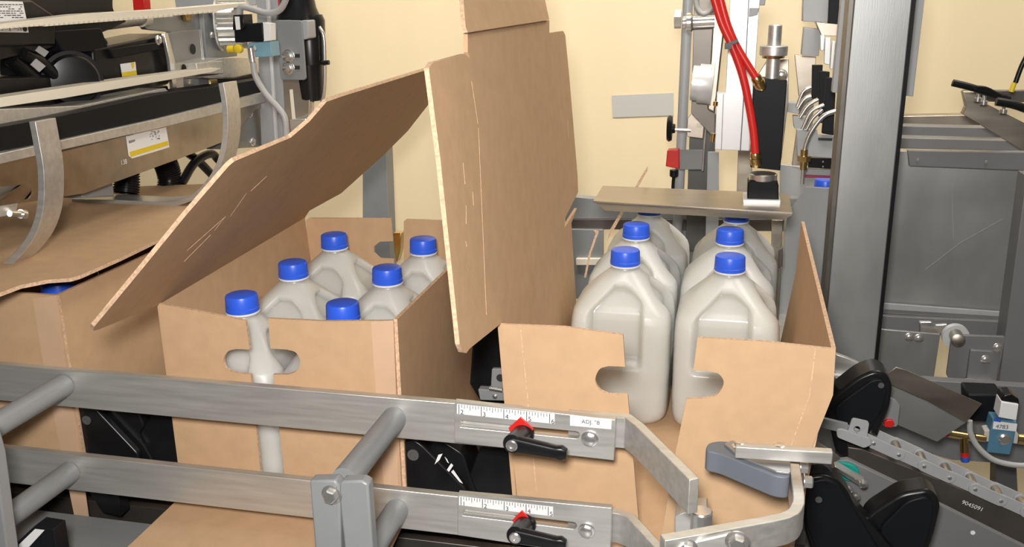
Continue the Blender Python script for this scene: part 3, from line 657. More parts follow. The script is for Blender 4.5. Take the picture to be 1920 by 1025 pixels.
mk('roller_axle', lambda bm: lathe(bm, P(1792, 628, ('Y', 1.635)), P(1798, 641, ('Y', 1.59))-P(1792, 628, ('Y', 1.635)), [(0, .011), (.035, .011), (.036, .009)], 24), 'warmsteel', rr)
flat('latch', [(1722, 600), (1745, 600), (1752, 606), (1775, 604), (1775, 622), (1722, 622)], ('Y', 1.69), (0, -.01, 0), 'chrome', rr, .002, .003)
bp = thing('lower_frame', 'grey lower machine frame behind the chute and valve', 'frame', P(1800, 780, ('Y', 1.55)))
flat('frame_plate', [(1640, 706), (1935, 726), (1935, 872), (1785, 862), (1640, 820)], ('Y', 1.56), (0, .02, 0), 'mgrey', bp, .001)
flat('frame_leg', [(1868, 850), (1905, 852), (1912, 1000), (1866, 960)], ('Y', 1.57), (0, .04, 0), 'dgrey', bp, .001)
# valve
vl = thing('solenoid_valve', 'blue solenoid valve with white coil label at the right edge', 'valve', P(1880, 850, ('Y', 1.42)))
yv = 1.42
flat('valve_body', [(1862, 786), (1907, 790), (1904, 812), (1894, 853), (1850, 848), (1856, 812)], ('Y', yv), (0, .03, 0), 'bluep', vl, .002, .002)
flat('port_block', [(1846, 808), (1856, 806), (1854, 828), (1845, 827)], ('Y', yv), (0, .02, 0), 'film', vl)
flat('port_block', [(1904, 808), (1910, 814), (1908, 832), (1900, 831)], ('Y', yv), (0, .02, 0), 'film', vl)
flat('coil', [(1878, 753), (1910, 758), (1906, 788), (1872, 782)], ('Y', yv-.006), (0, .03, 0), 'paper', vl, .001)
flat('coil_cap', [(1877, 752), (1882, 740), (1897, 739), (1910, 748), (1912, 758)], ('Y', yv-.002), (0, .03, 0), 'black', vl, .002)
lbv = flat('white_label', [(1863, 788), (1907, 794), (1905, 808), (1861, 803)], ('Y', yv-.0005), (0, -.001, 0), 'paper', vl, 0)
mk('lettering', lambda bm: textmesh(bm, '4783', P(1879, 800, ('Y', yv-.0018)), .009), 'ink', lbv)
flat('blue_mark', [(1864, 783), (1877, 785), (1876, 791), (1863, 789)], ('Y', yv-.0016), (0, -.0006, 0), 'bluelabel', vl, 0)
mk('center_screw', lambda bm: lathe(bm, P(1883, 822, ('Y', yv)), (0, -1, 0), [(0, .010), (.003, .009), (.005, .006)], 24), 'chrome', vl)
flat('junction_box', [(1814, 738), (1882, 741), (1872, 792), (1816, 790)], ('Y', 1.47), (0, .05, 0), 'blackm', None, .003, label='black junction box between the chute and the blue valve', cat='box')
tf = thing('brass_tee', 'brass tee fitting with red collars left of the blue valve', 'fitting', P(1808, 830, ('Y', yv)))
mk('tee_body', lambda bm: (cyl(bm, P(1778, 812, ('Y', yv)), P(1825, 820, ('Y', yv)), .0062), cyl(bm, P(1808, 816, ('Y', yv)), P(1809, 846, ('Y', yv)), .0068), cyl(bm, P(1828, 819, ('Y', yv)), P(1848, 822, ('Y', yv)), .0055)), 'brass', tf)
mk('red_collar', lambda bm: cyl(bm, P(1766, 814, ('Y', yv)), P(1778, 812, ('Y', yv)), .004, 20, .006), 'red', tf)
mk('red_collar', lambda bm: cyl(bm, P(1809, 845, ('Y', yv)), P(1809, 855, ('Y', yv)), .006), 'red', tf)
mk('blue_collar', lambda bm: cyl(bm, P(1809, 855, ('Y', yv)), P(1810, 864, ('Y', yv)), .0062), 'bluelabel', tf)
mk('brass_nipple', lambda bm: cyl(bm, P(1908, 822, ('Y', yv+.01)), P(1935, 825, ('Y', yv+.01)), .008), 'brass', label='brass nipple at the right edge, screwed into the blue valve', cat='fitting')
mk('air_hose', lambda bm: tube(bm, PP([(1818, 788), (1820, 812), (1834, 838), (1862, 861), (1900, 871), (1940, 872)], ('Y', 1.40)), .0042), 'hose', label='grey air hose curving under the blue valve', cat='hose')

# ================================================================ PUSHER PLATE AND CYLINDER
pu = thing('pusher_plate', 'wide folded steel plate lying over the rear jug caps', 'plate', (-.05, 1.55, .262))
mk('top_sheet', lambda bm: prism(bm, PP([(1112, 380), (1130, 351), (1468, 365), (1480, 369), (1486, 402)], ('Z', .2725)), (0, 0, .003)), 'warmsteel', pu, .0005)
mk('front_lip', lambda bm: prism(bm, [P(1118, 381, ('Z', .2725)), P(1486, 403, ('Z', .2725)), P(1470, 413, ('Y', 1.452)), P(1134, 395, ('Y', 1.475))], (0, .002, 0)), 'darksteel', pu, .0004)
ac = thing('air_cylinder', 'black block air cylinder with steel rod standing on the pusher plate', 'cylinder', P(1430, 385, ('Y', 1.56)))
ya = 1.545
flat('base_plate', [(1393, 374), (1464, 376), (1463, 389), (1393, 388)], ('Y', ya-.02), (0, .06, 0), 'white', ac, .001)
flat('foot_block', [(1402, 343), (1408, 338), (1456, 340), (1460, 348), (1460, 376), (1401, 376)], ('Y', ya-.012), (0, .045, 0), 'blackm', ac, .002)
mk('clamp_ring', lambda bm: lathe(bm, P(1430, 337, ('Y', ya+.008)), (0, 0, 1), [(0, .021), (.001, .0225), (.010, .0225), (.011, .021)], 36), 'chrome', ac)
flat('cylinder_body', [(1413, 148), (1476, 150), (1463, 320), (1407, 314)], ('Y', ya-.008), (0, .05, 0), 'blackm', ac, .0015)
pr_ = P(1448, 140, ('Y', ya+.017)); pt_ = P(1450, 48, ('Y', ya+.017))
mk('rod', lambda bm: lathe(bm, (pr_.x, pr_.y, pr_.z-.01), (0, 0, 1), [(0, .0105), (pt_.z-pr_.z+.01, .0105), (pt_.z-pr_.z+.0115, .009)], 32), 'steel', ac)
pcx = P(1450, 104, ('Y', ya+.017))
mk('collar', lambda bm: lathe(bm, (pcx.x, pcx.y, pcx.z), (0, 0, 1), [(0, .0205), (.001, .0215), (.014, .0215), (.0155, .020)], 36), 'steel', ac)
mk('brass_washer', lambda bm: lathe(bm, (pcx.x, pcx.y, pcx.z-.004), (0, 0, 1), [(0, .017), (.004, .018)], 32), 'brass', ac)
for a, b in (((1415, 141), (1429, 165)), ((1416, 283), (1418, 315))):
    mk('elbow_fitting', lambda bm: (lathe(bm, P(*a, ('Y', ya-.022)), P(*b, ('Y', ya-.018))-P(*a, ('Y', ya-.022)), [(0, .0062), (.004, .0085), (.010, .0085), (.0105, .007), (.0115, .007), (.012, .009), (.02, .009), (.026, .006)], 16)), 'brass', ac)
rh = 'red air hoses to the black cylinder'
h1 = mk('air_hose', lambda bm: tube(bm, PP([(1346, -20), (1362, 40), (1378, 80), (1398, 115), (1417, 145)], ('Y', ya-.03)), .0058), 'red', label='red air hose ending at the upper fitting of the black cylinder', cat='hose', group=rh)
h2 = mk('air_hose', lambda bm: tube(bm, PP([(1334, -20), (1352, 40), (1372, 85), (1392, 140), (1405, 200), (1413, 250), (1416, 287)], ('Y', ya-.035)), .0062), 'red', label='red air hose ending at the lower fitting of the black cylinder', cat='hose', group=rh)
mk('cable_tie', lambda bm: (ribbon(bm, PP([(1361, 90), (1368, 82), (1384, 76)], ('Y', ya-.045)), (0, 1, 0), .018, .005), box(bm, P(1365, 86, ('Y', ya-.046)), (.010, .012, .009))), 'black', label='black cable tie binding the two red hoses', cat='cable tie')
wb = thing('slide_column', 'white aluminium slide column behind the red hoses', 'column', P(1380, 280, ('Y', 1.62)))
flat('upper_profile', [(1370, -20), (1426, -20), (1413, 178), (1360, 178)], ('Y', 1.63), (0, .05, 0), 'white', wb, .001)
flat('upper_groove', [(1404, -20), (1406, -20), (1396, 178), (1394, 178)], ('Y', 1.6295), (0, -.0005, 0), 'dgrey', wb, 0)
flat('carriage', [(1344, 175), (1412, 176), (1405, 283), (1340, 280)], ('Y', 1.60), (0, .03, 0), 'white', wb, .001)
flat('carriage_groove', [(1394, 175), (1396, 175), (1389, 282), (1387, 282)], ('Y', 1.5995), (0, -.0005, 0), 'dgrey', wb, 0)
flat('carriage_groove', [(1356, 176), (1357, 176), (1353, 281), (1352, 281)], ('Y', 1.5995), (0, -.0005, 0), 'dgrey', wb, 0)
flat('end_cap', [(1405, 15), (1424, 15), (1420, 28), (1404, 32)], ('Y', 1.625), (0, .02, 0), 'grey', wb)
flat('side_clip', [(1420, -10), (1437, -10), (1434, 10), (1420, 10)], ('Y', 1.64), (0, .03, 0), 'grey', wb)
mk('grub_screw', lambda bm: (cyl(bm, P(1342, 190, ('Y', 1.59)), P(1341, 198, ('Y', 1.59)), .004), cyl(bm, P(1338, 250, ('Y', 1.59)), P(1336, 265, ('Y', 1.59)), .004)), 'brass', wb)
bk = thing('column_backing', 'dull steel plate strip behind the black cylinder', 'plate', P(1470, 150, ('Y', 1.72)))
flat('plate', [(1440, 110), (1479, 110), (1478, 190), (1465, 300), (1405, 300), (1415, 150)], ('Y', 1.72), (0, .01, 0), 'warmsteel', bk)
mk('bolt', lambda bm: hexbolt(bm, P(1465, 141, ('Y', 1.715)), (0, -1, 0), .008), 'chrome', bk)

# ================================================================ BACKGROUND CENTRE-RIGHT
gp = mk('support_pole', lambda bm: cyl(bm, P(1292, -40, ('Y', 2.0)), P(1268, 470, ('Y', 2.0)), .0105, 24), 'lgrey', label='slim grey round pole beside the red sensor', cat='pole')
cs = thing('drive_casting', 'steel bearing casting with white hub behind the red hoses', 'casting', P(1330, 200, ('Y', 1.85)))
yc = 1.85
flat('back_plate', [(1302, -20), (1345, -20), (1340, 260), (1296, 212)], ('Y', yc+.04), (0, .02, 0), 'darksteel', cs)
flat('arm_casting', [(1337, 22), (1362, 26), (1352, 110), (1345, 178), (1340, 212), (1326, 205), (1332, 110)], ('Y', yc), (0, .04, 0), 'warmsteel', cs, .003)
a, b = P(1340, 40, ('Y', yc)), P(1300, 42, ('Y', yc))
mk('shaft', lambda bm: cyl(bm, a, b, .012), 'chrome', cs)
mk('lock_nut', lambda bm: lathe(bm, b, b-a, [(0, .014), (.004, .018), (.012, .018), (.014, .012), (.019, .012)], 24), 'chrome', cs)
mk('shaft_bolt', lambda bm: lathe(bm, P(1277, 36, ('Y', yc)), V((-1, 0, 0)), [(0, .018), (.012, .018), (.0125, .016)], 6), 'steel', cs)
a2, b2 = P(1334, 158, ('Y', yc-.005)), P(1297, 155, ('Y', yc-.005))
mk('white_hub', lambda bm: lathe(bm, b2, a2-b2, [(0, .031), (.001, .033), (.013, .033), (.013, .037), (.032, .037), (.04, .04)], 40), 'white', cs)
mk('grey_loop', lambda bm: tube(bm, PP([(1304, -20), (1306, 12), (1318, 26), (1332, 18), (1338, -10)], ('Y', yc-.03)), .005), 'hose', cs)
sn = thing('red_sensor', 'red sensor block with black cable on a grey bracket', 'sensor', P(1262, 320, ('Y', 1.93)))
flat('sensor_body', [(1251, 282), (1273, 281), (1274, 317), (1248, 312)], ('Y', 1.93), (0, .03, 0), 'red', sn, .002)
mk('plug', lambda bm: lathe(bm, P(1264, 318, ('Y', 1.945)), (0, 0, -1), [(0, .009), (.013, .009), (.016, .005)], 20), 'black', sn)
mk('cable', lambda bm: tube(bm, PP([(1264, 328), (1262, 345), (1261, 380)], ('Y', 1.945)), .0035), 'black', sn)
flat('mount_plate', [(1274, 281), (1318, 281), (1316, 318), (1273, 318)], ('Y', 1.945), (0, .006, 0), 'grey', sn)
kn = thing('star_knob', 'black clamping knob with chrome stud beside the pole', 'knob', P(1258, 260, ('Y', 1.93)))
mk('knob_head', lambda bm: lathe(bm, P(1266, 241, ('Y', 1.93)), (-1, 0, 0), [(0, .009), (.006, .010), (.006, .024), (.012, .027), (.016, .024)], 24), 'black', kn)
mk('stud', lambda bm: cyl(bm, P(1264, 243, ('Y', 1.93)), P(1295, 244, ('Y', 1.93)), .0035), 'chrome', kn)
kb = thing('clamp_plate', 'dull steel clamp plate with small tag beside the star knob', 'plate', P(1305, 260, ('Y', 1.95)))
flat('plate', [(1289, 222), (1296, 213), (1322, 216), (1318, 260), (1288, 256)], ('Y', 1.95), (0, .008, 0), 'warmsteel', kb, .001)
flat('small_tag', [(1307, 231), (1317, 233), (1317, 240), (1306, 238)], ('Y', 1.949), (0, -.001, 0), 'belt', kb, 0)
flat('spring_clip', [(1318, 214), (1331, 214), (1330, 227), (1318, 226)], ('Y', 1.94), (0, -.008, 0), 'chrome', kb)
mk('rod', lambda bm: cyl(bm, P(1324, 226, ('Y', 1.935)), P(1317, 320, ('Y', 1.935)), .002, 12), 'chrome', kb)
bf = thing('rear_frame', 'rear machine frame of grey bars and plates behind the pusher plate', 'frame', P(1300, 480, ('Y', 2.1)))
flat('vertical_plate', [(1294, 215), (1345, 215), (1328, 470), (1285, 470)], ('Y', 2.0), (0, .02, 0), 'dgrey', bf)
flat('light_plate', [(1327, 285), (1348, 285), (1347, 470), (1322, 470)], ('Y', 1.96), (0, .01, 0), 'lgrey', bf)
flat('right_strip', [(1384, 280), (1412, 280), (1402, 470), (1378, 470)], ('Y', 1.96), (0, .01, 0), 'warmsteel', bf)
flat('horizontal_bar', [(1060, 368), (1130, 374), (1500, 372), (1500, 412), (1060, 412)], ('Y', 2.05), (0, .03, 0), 'grey', bf)
flat('brown_bar', [(1060, 411), (1500, 411), (1500, 434), (1060, 429)], ('Y', 2.04), (0, .02, 0), 'darksteel', bf)
flat('lower_plate', [(1060, 430), (1130, 431), (1130, 560), (1060, 560)], ('Y', 2.03), (0, .02, 0), 'grey', bf)
flat('pale_rail', [(1240, 430), (1400, 430), (1400, 600), (1240, 600)], ('Y', 2.06), (0, .02, 0), 'lgrey', bf)
flat('table_edge', [(1080, 485), (1260, 485), (1260, 497), (1080, 497)], ('Y', 2.02), (0, .02, 0), 'belt', bf)
flat('tape_patch', [(1147, 179), (1263, 174), (1263, 216), (1149, 220)], ('Y', WY-.001), (0, -.001, 0), 'film', None, 0, label='translucent grey tape patch on the cream wall', cat='tape')

# infeed behind the cylinder
yi = 1.9
inf = thing('infeed_divider', 'rear infeed head with black divider plates and curved rods left of the post', 'divider', P(1530, 300, ('Y', yi)))
flat('head_plate', [(1507, -20), (1560, -20), (1556, 42), (1505, 40)], ('Y', yi), (0, .04, 0), 'lgrey', inf)
flat('head_plate', [(1508, 52), (1540, 55), (1535, 105), (1503, 103)], ('Y', yi-.01), (0, .04, 0), 'lgrey', inf)
flat('side_frame', [(1490, 103), (1530, 105), (1520, 310), (1485, 310), (1500, 200)], ('Y', yi+.08), (0, .02, 0), 'warmsteel', inf)
flat('dark_louver', [(1556, -20), (1575, -20), (1572, 45), (1553, 45)], ('Y', yi-.02), (0, .02, 0), 'blackm', inf)
flat('top_arm', [(1530, 42), (1572, 46), (1572, 68), (1540, 66)], ('Y', yi-.03), (0, .04, 0), 'warmsteel', inf)
for px in ([(1538, 66), (1547, 66), (1545, 95), (1538, 95)], [(1547, 70), (1558, 70), (1556, 122), (1545, 120)], [(1560, 77), (1567, 77), (1562, 130), (1556, 130)]):
    flat('white_finger', px, ('Y', yi-.04), (0, .012, 0), 'white', inf, .001, .003)
for k, px in enumerate(([(1523, 122), (1543, 122), (1538, 185), (1522, 185)], [(1537, 133), (1556, 135), (1549, 232), (1535, 230)], [(1550, 145), (1568, 147), (1563, 254), (1541, 250)])):
    flat('divider_plate', px, ('Y', yi-.03-.03*k), (0, .012, 0), 'blackm', inf, .001)
for k, px in enumerate(([(1521, 163), (1506, 172), (1494, 200)], [(1521, 180), (1508, 186), (1496, 204)], [(1534, 186), (1515, 198), (1500, 220)], [(1545, 196), (1520, 210), (1504, 242)], [(1542, 205), (1524, 222), (1512, 243)])):
    mk('curved_rod', lambda bm: tube(bm, PP(px, ('Y', yi-.06-.02*k)), .0035), 'chrome', inf)
for px in ([(1475, 192), (1502, 193), (1498, 214), (1476, 210)], [(1487, 218), (1515, 220), (1505, 245), (1489, 240)]):
    flat('step_bracket', px, ('Y', yi-.02), (0, .03, 0), 'lgrey', inf)
flat('lower_plate', [(1494, 243), (1532, 243), (1534, 253), (1566, 255), (1563, 297), (1495, 292)], ('Y', yi-.08), (0, .02, 0), 'lgrey', inf, .001)
flat('plate_slot', [(1534, 258), (1561, 259), (1560, 264), (1534, 263)], ('Y', yi-.081), (0, -.001, 0), 'ink', inf, 0)
flat('black_bar', [(1516, 296), (1563, 297), (1562, 317), (1515, 314)], ('Y', yi-.07), (0, .02, 0), 'black', inf)
for x, y in ((1543, 303), (1543, 312)): mk('screw', lambda bm: lathe(bm, P(x, y, ('Y', yi-.072)), (0, -1, 0), [(0, .002), (.001, .0015)], 10), 'chrome', inf)
flat('grey_bar', [(1509, 317), (1560, 318), (1560, 330), (1509, 329)], ('Y', yi-.06), (0, .02, 0), 'lgrey', inf)
flat('red_strip', [(1509, 328), (1560, 330), (1560, 334), (1509, 333)], ('Y', yi-.065), (0, .01, 0), mat('maroon_strip', (.35, .03, .08), .4), inf)
ss = thing('probe_sensor', 'brass probe sensor on a curved chrome conduit beside the post', 'sensor', P(1507, 335, ('Y', yi-.13)))
mk('conduit', lambda bm: tube(bm, PP([(1576, 205), (1545, 217), (1522, 245), (1511, 270), (1508, 285)], ('Y', yi-.13)), .0045), 'chrome', ss)
mk('sensor_body', lambda bm: cyl(bm, P(1508, 280, ('Y', yi-.13)), P(1506, 318, ('Y', yi-.13)), .0065), 'brass', ss)
mk('probe_tip', lambda bm: cyl(bm, P(1506, 318, ('Y', yi-.13)), P(1504, 345, ('Y', yi-.13)), .004), 'chrome', ss)
mk('clamp_nut', lambda bm: lathe(bm, P(1508, 292, ('Y', yi-.13)), (0, 0, -1), [(0, .012), (.01, .012)], 6), 'brass', ss)
gs = thing('side_sheet', 'plain grey sheet metal wall behind the open carton side panel', 'panel', P(1510, 600, ('Y', 1.98)))
flat('upper_sheet', [(1462, 308), (1575, 322), (1560, 410), (1462, 408)], ('Y', 2.12), (0, .01, 0), 'lgrey', gs)
flat('front_window', [(1512, 350), (1563, 353), (1550, 700), (1440, 700), (1468, 480), (1476, 402)], ('Y', 1.80), (0, .006, 0), mat('hazy_guard', (.36, .37, .38), .35, 0, Alpha=.82), gs)
flat('lower_sheet', [(1478, 405), (1560, 407), (1550, 700), (1440, 700), (1468, 500)], ('Y', 2.0), (0, .01, 0), 'lgrey', gs)
flat('seam_lip', [(1470, 470), (1556, 476), (1556, 480), (1470, 475)], ('Y', 1.996), (0, -.004, 0), 'white', gs, 0)
ag = thing('jug_side_guide', 'narrow dark steel side guide along the jugs right flank', 'guide', P(1465, 500, ('Y', 1.5)))
flat('guide_plate', [(1447, 412), (1468, 413), (1464, 520), (1458, 640), (1444, 640)], ('Y', 1.66), (0, .01, 0), 'warmsteel', ag)
flat('guide_tab', [(1460, 470), (1468, 464), (1467, 500), (1460, 503)], ('Y', 1.64), (0, .01, 0), 'darksteel', ag)

# ================================================================ LEFT SEALING HEAD
XL = -.87; pX = ('X', XL); IN = (-.02, 0, 0)
bm_ = thing('head_beam', 'long steel beam with stickers above the nearly closed carton', 'beam', P(250, 260, pX))
flat('beam_web', [(-20, 305), (110, 285), (530, 182), (535, 195), (480, 205), (430, 262), (330, 300), (160, 362), (60, 378), (-20, 390)], pX, (-.01, 0, 0), 'warmsteel', bm_)
flat('beam_lip', [(-20, 292), (120, 262), (300, 222), (535, 163), (535, 182), (300, 240), (120, 280), (-20, 312)], ('X', XL+.012), (-.012, 0, 0), 'steel', bm_)
flat('black_track', [(-20, 242), (110, 218), (300, 176), (420, 160), (535, 140), (535, 166), (420, 190), (300, 225), (110, 262), (-20, 288)], ('X', XL+.004), (-.05, 0, 0), 'blackm', bm_)
flat('top_plate', [(-20, 205), (60, 202), (150, 198), (310, 165), (320, 176), (110, 222), (-20, 246)], ('X', XL-.02), (-.05, 0, 0), 'steel', bm_)
flat('end_bracket', [(440, 195), (488, 190), (492, 275), (415, 280), (420, 230)], ('X', XL-.012), (-.03, 0, 0), 'steelv', bm_)
for x, y in ((468, 213), (473, 266)): bolt(P(x, y, ('X', XL-.012)), (1, 0, 0), .006, bm_)
stk = flat('sticker', [(236, 255), (310, 234), (317, 276), (247, 297), (241, 292)], ('X', XL+.0005), (.0006, 0, 0), 'paper', bm_, 0)
flat('yellow_band', [(242, 285), (314, 264), (316, 272), (245, 294)], ('X', XL+.0012), (.0004, 0, 0), 'yellow', stk, 0)
def blobs(bm):
    for k in range(26):
        x, y = random.uniform(280, 299), random.uniform(244, 262); prism(bm, PP([(x, y), (x+2, y-.5), (x+2, y+1.2), (x, y+1.6)], ('X', XL+.0012)), (.0002, 0, 0))
    for q in ([(240, 251), (250, 248), (250, 252), (240, 255)], [(241, 264), (253, 261), (253, 265), (242, 269)]): prism(bm, PP(q, ('X', XL+.0012)), (.0002, 0, 0))
mk('print_marks', blobs, 'grey', stk)
mk('stamped_number', lambda bm: textmesh(bm, '138', P(232, 304, ('X', XL+.001)), .010, (0, 1, 0), (0, 0, 1)), 'paper', bm_)
flat('hanger_leg', [(152, 350), (155, 372), (215, 368), (210, 330)], ('X', XL-.03), (-.04, 0, 0), 'grey', bm_, .002)
# curved arms
def arm(label, px, y, wdt):
    t = thing('curved_arm', label, 'arm', P(*px[0], ('Y', y)), 'curved hold-down arms of the left head')
    mk('bar', lambda bm: ribbon(bm, PP(px, ('Y', y)), (0, 1, 0), wdt, .009, smooth=True), 'steel', t, .0006)
arm('curved flat steel arm at the left edge pressing the nearly closed lid', [(60, 228), (68, 270), (76, 320), (76, 380), (66, 425), (45, 462), (5, 502), (-40, 525)], .96, .036)
arm('curved flat steel arm sweeping down to the lid by the leaning flap', [(414, 156), (421, 200), (422, 250), (414, 297), (398, 332), (372, 362), (340, 378), (300, 383), (220, 380), (135, 378)], 1.30, .040)
# motors
XM = -.94; pM = ('X', XM)
mo = thing('gear_motor', 'large black gear motor with round cover in the left head', 'motor', P(200, 170, pM))
flat('gearbox', [(105, 70), (185, 60), (205, 75), (205, 190), (120, 205), (98, 180), (95, 110)], ('X', XM-.03), (-.09, 0, 0), 'black', mo, .004, .01)
def rc(bm):
    c = P(136, 150, ('X', XM)); r = .037; lathe(bm, c, (.72, -.69, 0), [(-.02, r*1.14), (.004, r*1.14), (.004, r), (.012, r*.98), (.016, r*.9), (.018, r*.5)], 48)
mk('round_cover', rc, 'black', mo)
flat('motor_body', [(175, 92), (318, 62), (322, 140), (318, 158), (180, 190)], ('X', XM-.004), (-.08, 0, 0), 'black', mo, .006, .006)
flat('terminal_cover', [(206, 92), (310, 77), (312, 90), (215, 110)], ('X', XM+.004), (-.01, 0, 0), 'blackm', mo, .002)
bolt(P(296, 75, ('X', XM+.004)), (1, 0, 0), .006, mo)
st = flat('warning_sticker', [(225, 120), (253, 116), (256, 141), (229, 144)], ('X', XM-.003), (.0008, 0, 0), 'paper', mo, 0)
flat('yellow_band', [(228, 136), (255.5, 132), (256, 141), (229, 144)], ('X', XM-.0021), (.0004, 0, 0), 'yellow', st, 0)
flat('yellow_band', [(245, 118), (251.5, 117), (251, 126), (248, 129)], ('X', XM-.0021), (.0004, 0, 0), 'yellow', st, 0)
flat('lower_housing', [(60, 190), (130, 205), (315, 160), (318, 172), (200, 198), (90, 203)], ('X', XM-.01), (-.08, 0, 0), 'blackm', mo, .003)
flat('motor_tail', [(-20, 145), (100, 140), (110, 200), (-20, 200)], ('X', XM-.01), (-.08, 0, 0), 'black', mo, .004)
um = thing('servo_motor', 'black servo motor with white data label at the upper left corner', 'motor', P(60, 80, ('X', XM+.02)))
flat('servo_body', [(-30, -30), (212, -30), (212, 20), (240, 40), (190, 62), (110, 70), (100, 90), (-30, 120)], ('X', XM-.01), (-.12, 0, 0), 'black', um, .005, .008)
flat('terminal_box', [(-30, 0), (60, 0), (105, 30), (105, 85), (-30, 88)], ('X', XM+.005), (-.02, 0, 0), 'black', um, .003)
dl_ = flat('data_label', [(-30, 1), (42, 3), (50, 40), (53, 61), (-30, 60)], ('X', XM+.0055), (.0006, 0, 0), 'paper', um, 0)
def datat(bm):
    for r in range(7):
        y = 8+r*4.0
        x = -8
        while x < 40:
            l = random.uniform(3, 8); 
            if random.random() < .8: prism(bm, PP([(x, y), (x+l, y), (x+l, y+1.6), (x, y+1.6)], ('X', XM+.0062)), (.0001, 0, 0))
            x += l+1.5
    a, b = P(0, 53, ('X', XM+.0063)), P(38, 53, ('X', XM+.0063))
    textmesh(bm, 'Allen-Bradley', P(18, 53, ('X', XM+.0063)), .0085, a-b, (0, 0, -1), depth=-.0002)
    lathe(bm, P(46.5, 53.5, ('X', XM+.0062)), (1, 0, 0), [(0, .0042), (.0002, .0042)], 24)
mk('label_print', datat, 'ink', dl_)
flat('coupling', [(95, 58), (190, 52), (205, 95), (120, 100)], ('X', XM-.005), (-.06, 0, 0), 'blackm', um, .004, .006)
mk('drive_shaft', lambda bm: cyl(bm, P(200, 42, ('X', XM-.03)), P(268, 34, ('X', XM-.03)), .0115), 'steel', um)
mk('shaft_collar', lambda bm: cyl(bm, P(263, 36, ('X', XM-.03)), P(275, 35, ('X', XM-.03)), .013), 'belt', um)
mk('motor_hose', lambda bm: (tube(bm, PP([(42, 100), (80, 120), (110, 150)], ('X', XM-.01)), .009), tube(bm, PP([(20, 110), (50, 135), (110, 190)], ('X', XM-.02)), .010)), 'black', label='thick black cables with pale cable tags beside the round cover', cat='cable')
for q, l in (([(72, 86), (90, 97), (82, 107), (65, 95)], 'upper pale tag wrapped on the black motor cable'), ([(66, 110), (84, 124), (72, 135), (56, 121)], 'lower pale tag wrapped on the black motor cable')):
    flat('cable_tag', q, ('X', XM+.008), (.002, 0, 0), 'lgrey', None, .0003, label=l, cat='tag', group='cable tags on the motor')
gl = thing('clear_guard', 'clear plastic guard box over the end of the black gear motor', 'guard', P(350, 120, ('X', XM+.01)))
flat('guard_face', [(310, 62), (378, 55), (384, 118), (384, 165), (328, 172), (322, 110)], ('X', XM+.012), (-.003, 0, 0), 'tube', gl, .0005)
flat('guard_rim', [(308, 62), (315, 62), (328, 112), (332, 170), (325, 172), (318, 112)], ('X', XM+.014), (-.006, 0, 0), 'chrome', gl, .0005)
for x, y, r in ((361, 92, .009), (344, 128, .007)): mk('knockout', lambda bm: lathe(bm, P(x, y, ('X', XM+.013)), (1, 0, 0), [(0, r), (.001, r)], 20), 'ink', gl)
hp = thing('head_plate', 'upright grey head plate with bolts holding the chrome pulley', 'plate', P(420, 100, ('X', XM-.02)))
flat('plate_left', [(250, 28), (378, 15), (384, 110), (330, 118), (320, 60), (275, 55)], ('X', XM-.03), (-.01, 0, 0), 'steelv', hp, .001)
flat('plate_right', [(380, 12), (440, 5), (445, 105), (388, 112)], ('X', XM-.02), (-.01, 0, 0), 'grey', hp, .001)
mk('brass_nut', lambda bm: lathe(bm, P(347, 28, ('X', XM-.029)), (1, 0, 0), [(0, .013), (.008, .013), (.008, .008), (.009, .007)], 6), 'brass', hp)
for x, y in ((398, 23), (397, 66)): bolt(P(x, y, ('X', XM-.018)), (1, 0, 0), .006, hp)
ppv = P(440, 45, ('X', XM+.005))
py = thing('timing_pulley', 'toothed chrome pulley carrying the upper cream belt', 'pulley', ppv)
def pulley(bm):
    d, u, v = frame((.93, .30, 0)); rings = []; seg = 96
    for t_ in (-.026, .026):
        rings.append([bm.verts.new(ppv+d*t_+(u*math.cos(2*math.pi*k/seg)+v*math.sin(2*math.pi*k/seg))*(.046 if (k//3) % 2 else .043)) for k in range(seg)])
    for k in range(seg): bm.faces.new((rings[0][k], rings[0][(k+1) % seg], rings[1][(k+1) % seg], rings[1][k]))
    bm.faces.new(rings[0][::-1]); bm.faces.new(rings[1])
mk('toothed_wheel', pulley, 'chrome', py)
mk('flange', lambda bm: lathe(bm, ppv-V((.93, .30, 0))*.030, (.93, .30, 0), [(0, .050), (.003, .050)], 48), 'steel', py)
# belts
def belt(label, px, x, teeth_h):
    t = thing('toothed_belt', label, 'belt', P(*px[0], ('X', x)), 'cream toothed belts of the left head')
    ps = [P(a, b, ('X', x)) for a, b in px]
    def f(bm): prism(bm, ps, (-.03, 0, 0))
    mk('belt_band', f, 'belt', t, .0005)
    return t
b1 = belt('upper cream toothed belt running into the chrome pulley', [(-20, 47), (160, 26), (330, 16), (460, 5), (468, 10), (400, 22), (330, 27), (160, 40), (60, 48), (-20, 56)], XM+.05, .003)
def teeth(bm):
    for k in range(44):
        s = k/43; x = 2+s*400; y = 50.5-s*31.0+ (1.5 if .2 < s < .8 else 0); q = PP([(x, y), (x+5.5, y-.5), (x+5.5, y+3.4), (x, y+3.9)], ('X', XM+.051)); prism(bm, q, (-.03, 0, 0))
mk('belt_teeth', teeth, 'belt', b1)
b2 = belt('lower cream toothed belt crossing in front of the black gear motor', [(-20, 186), (100, 168), (250, 146), (400, 127), (415, 128), (400, 135), (280, 156), (120, 184), (-20, 204)], XM+.05, .003)
bt = thing('belt_tensioner', 'steel belt tensioner block where the lower cream belt ends', 'tensioner', P(440, 130, ('X', XM+.03)))
flat('tensioner_body', [(378, 118), (420, 108), (508, 108), (510, 130), (440, 146), (365, 145), (420, 138), (418, 118)], ('X', XM+.035), (-.05, 0, 0), 'steel', bt, .001)
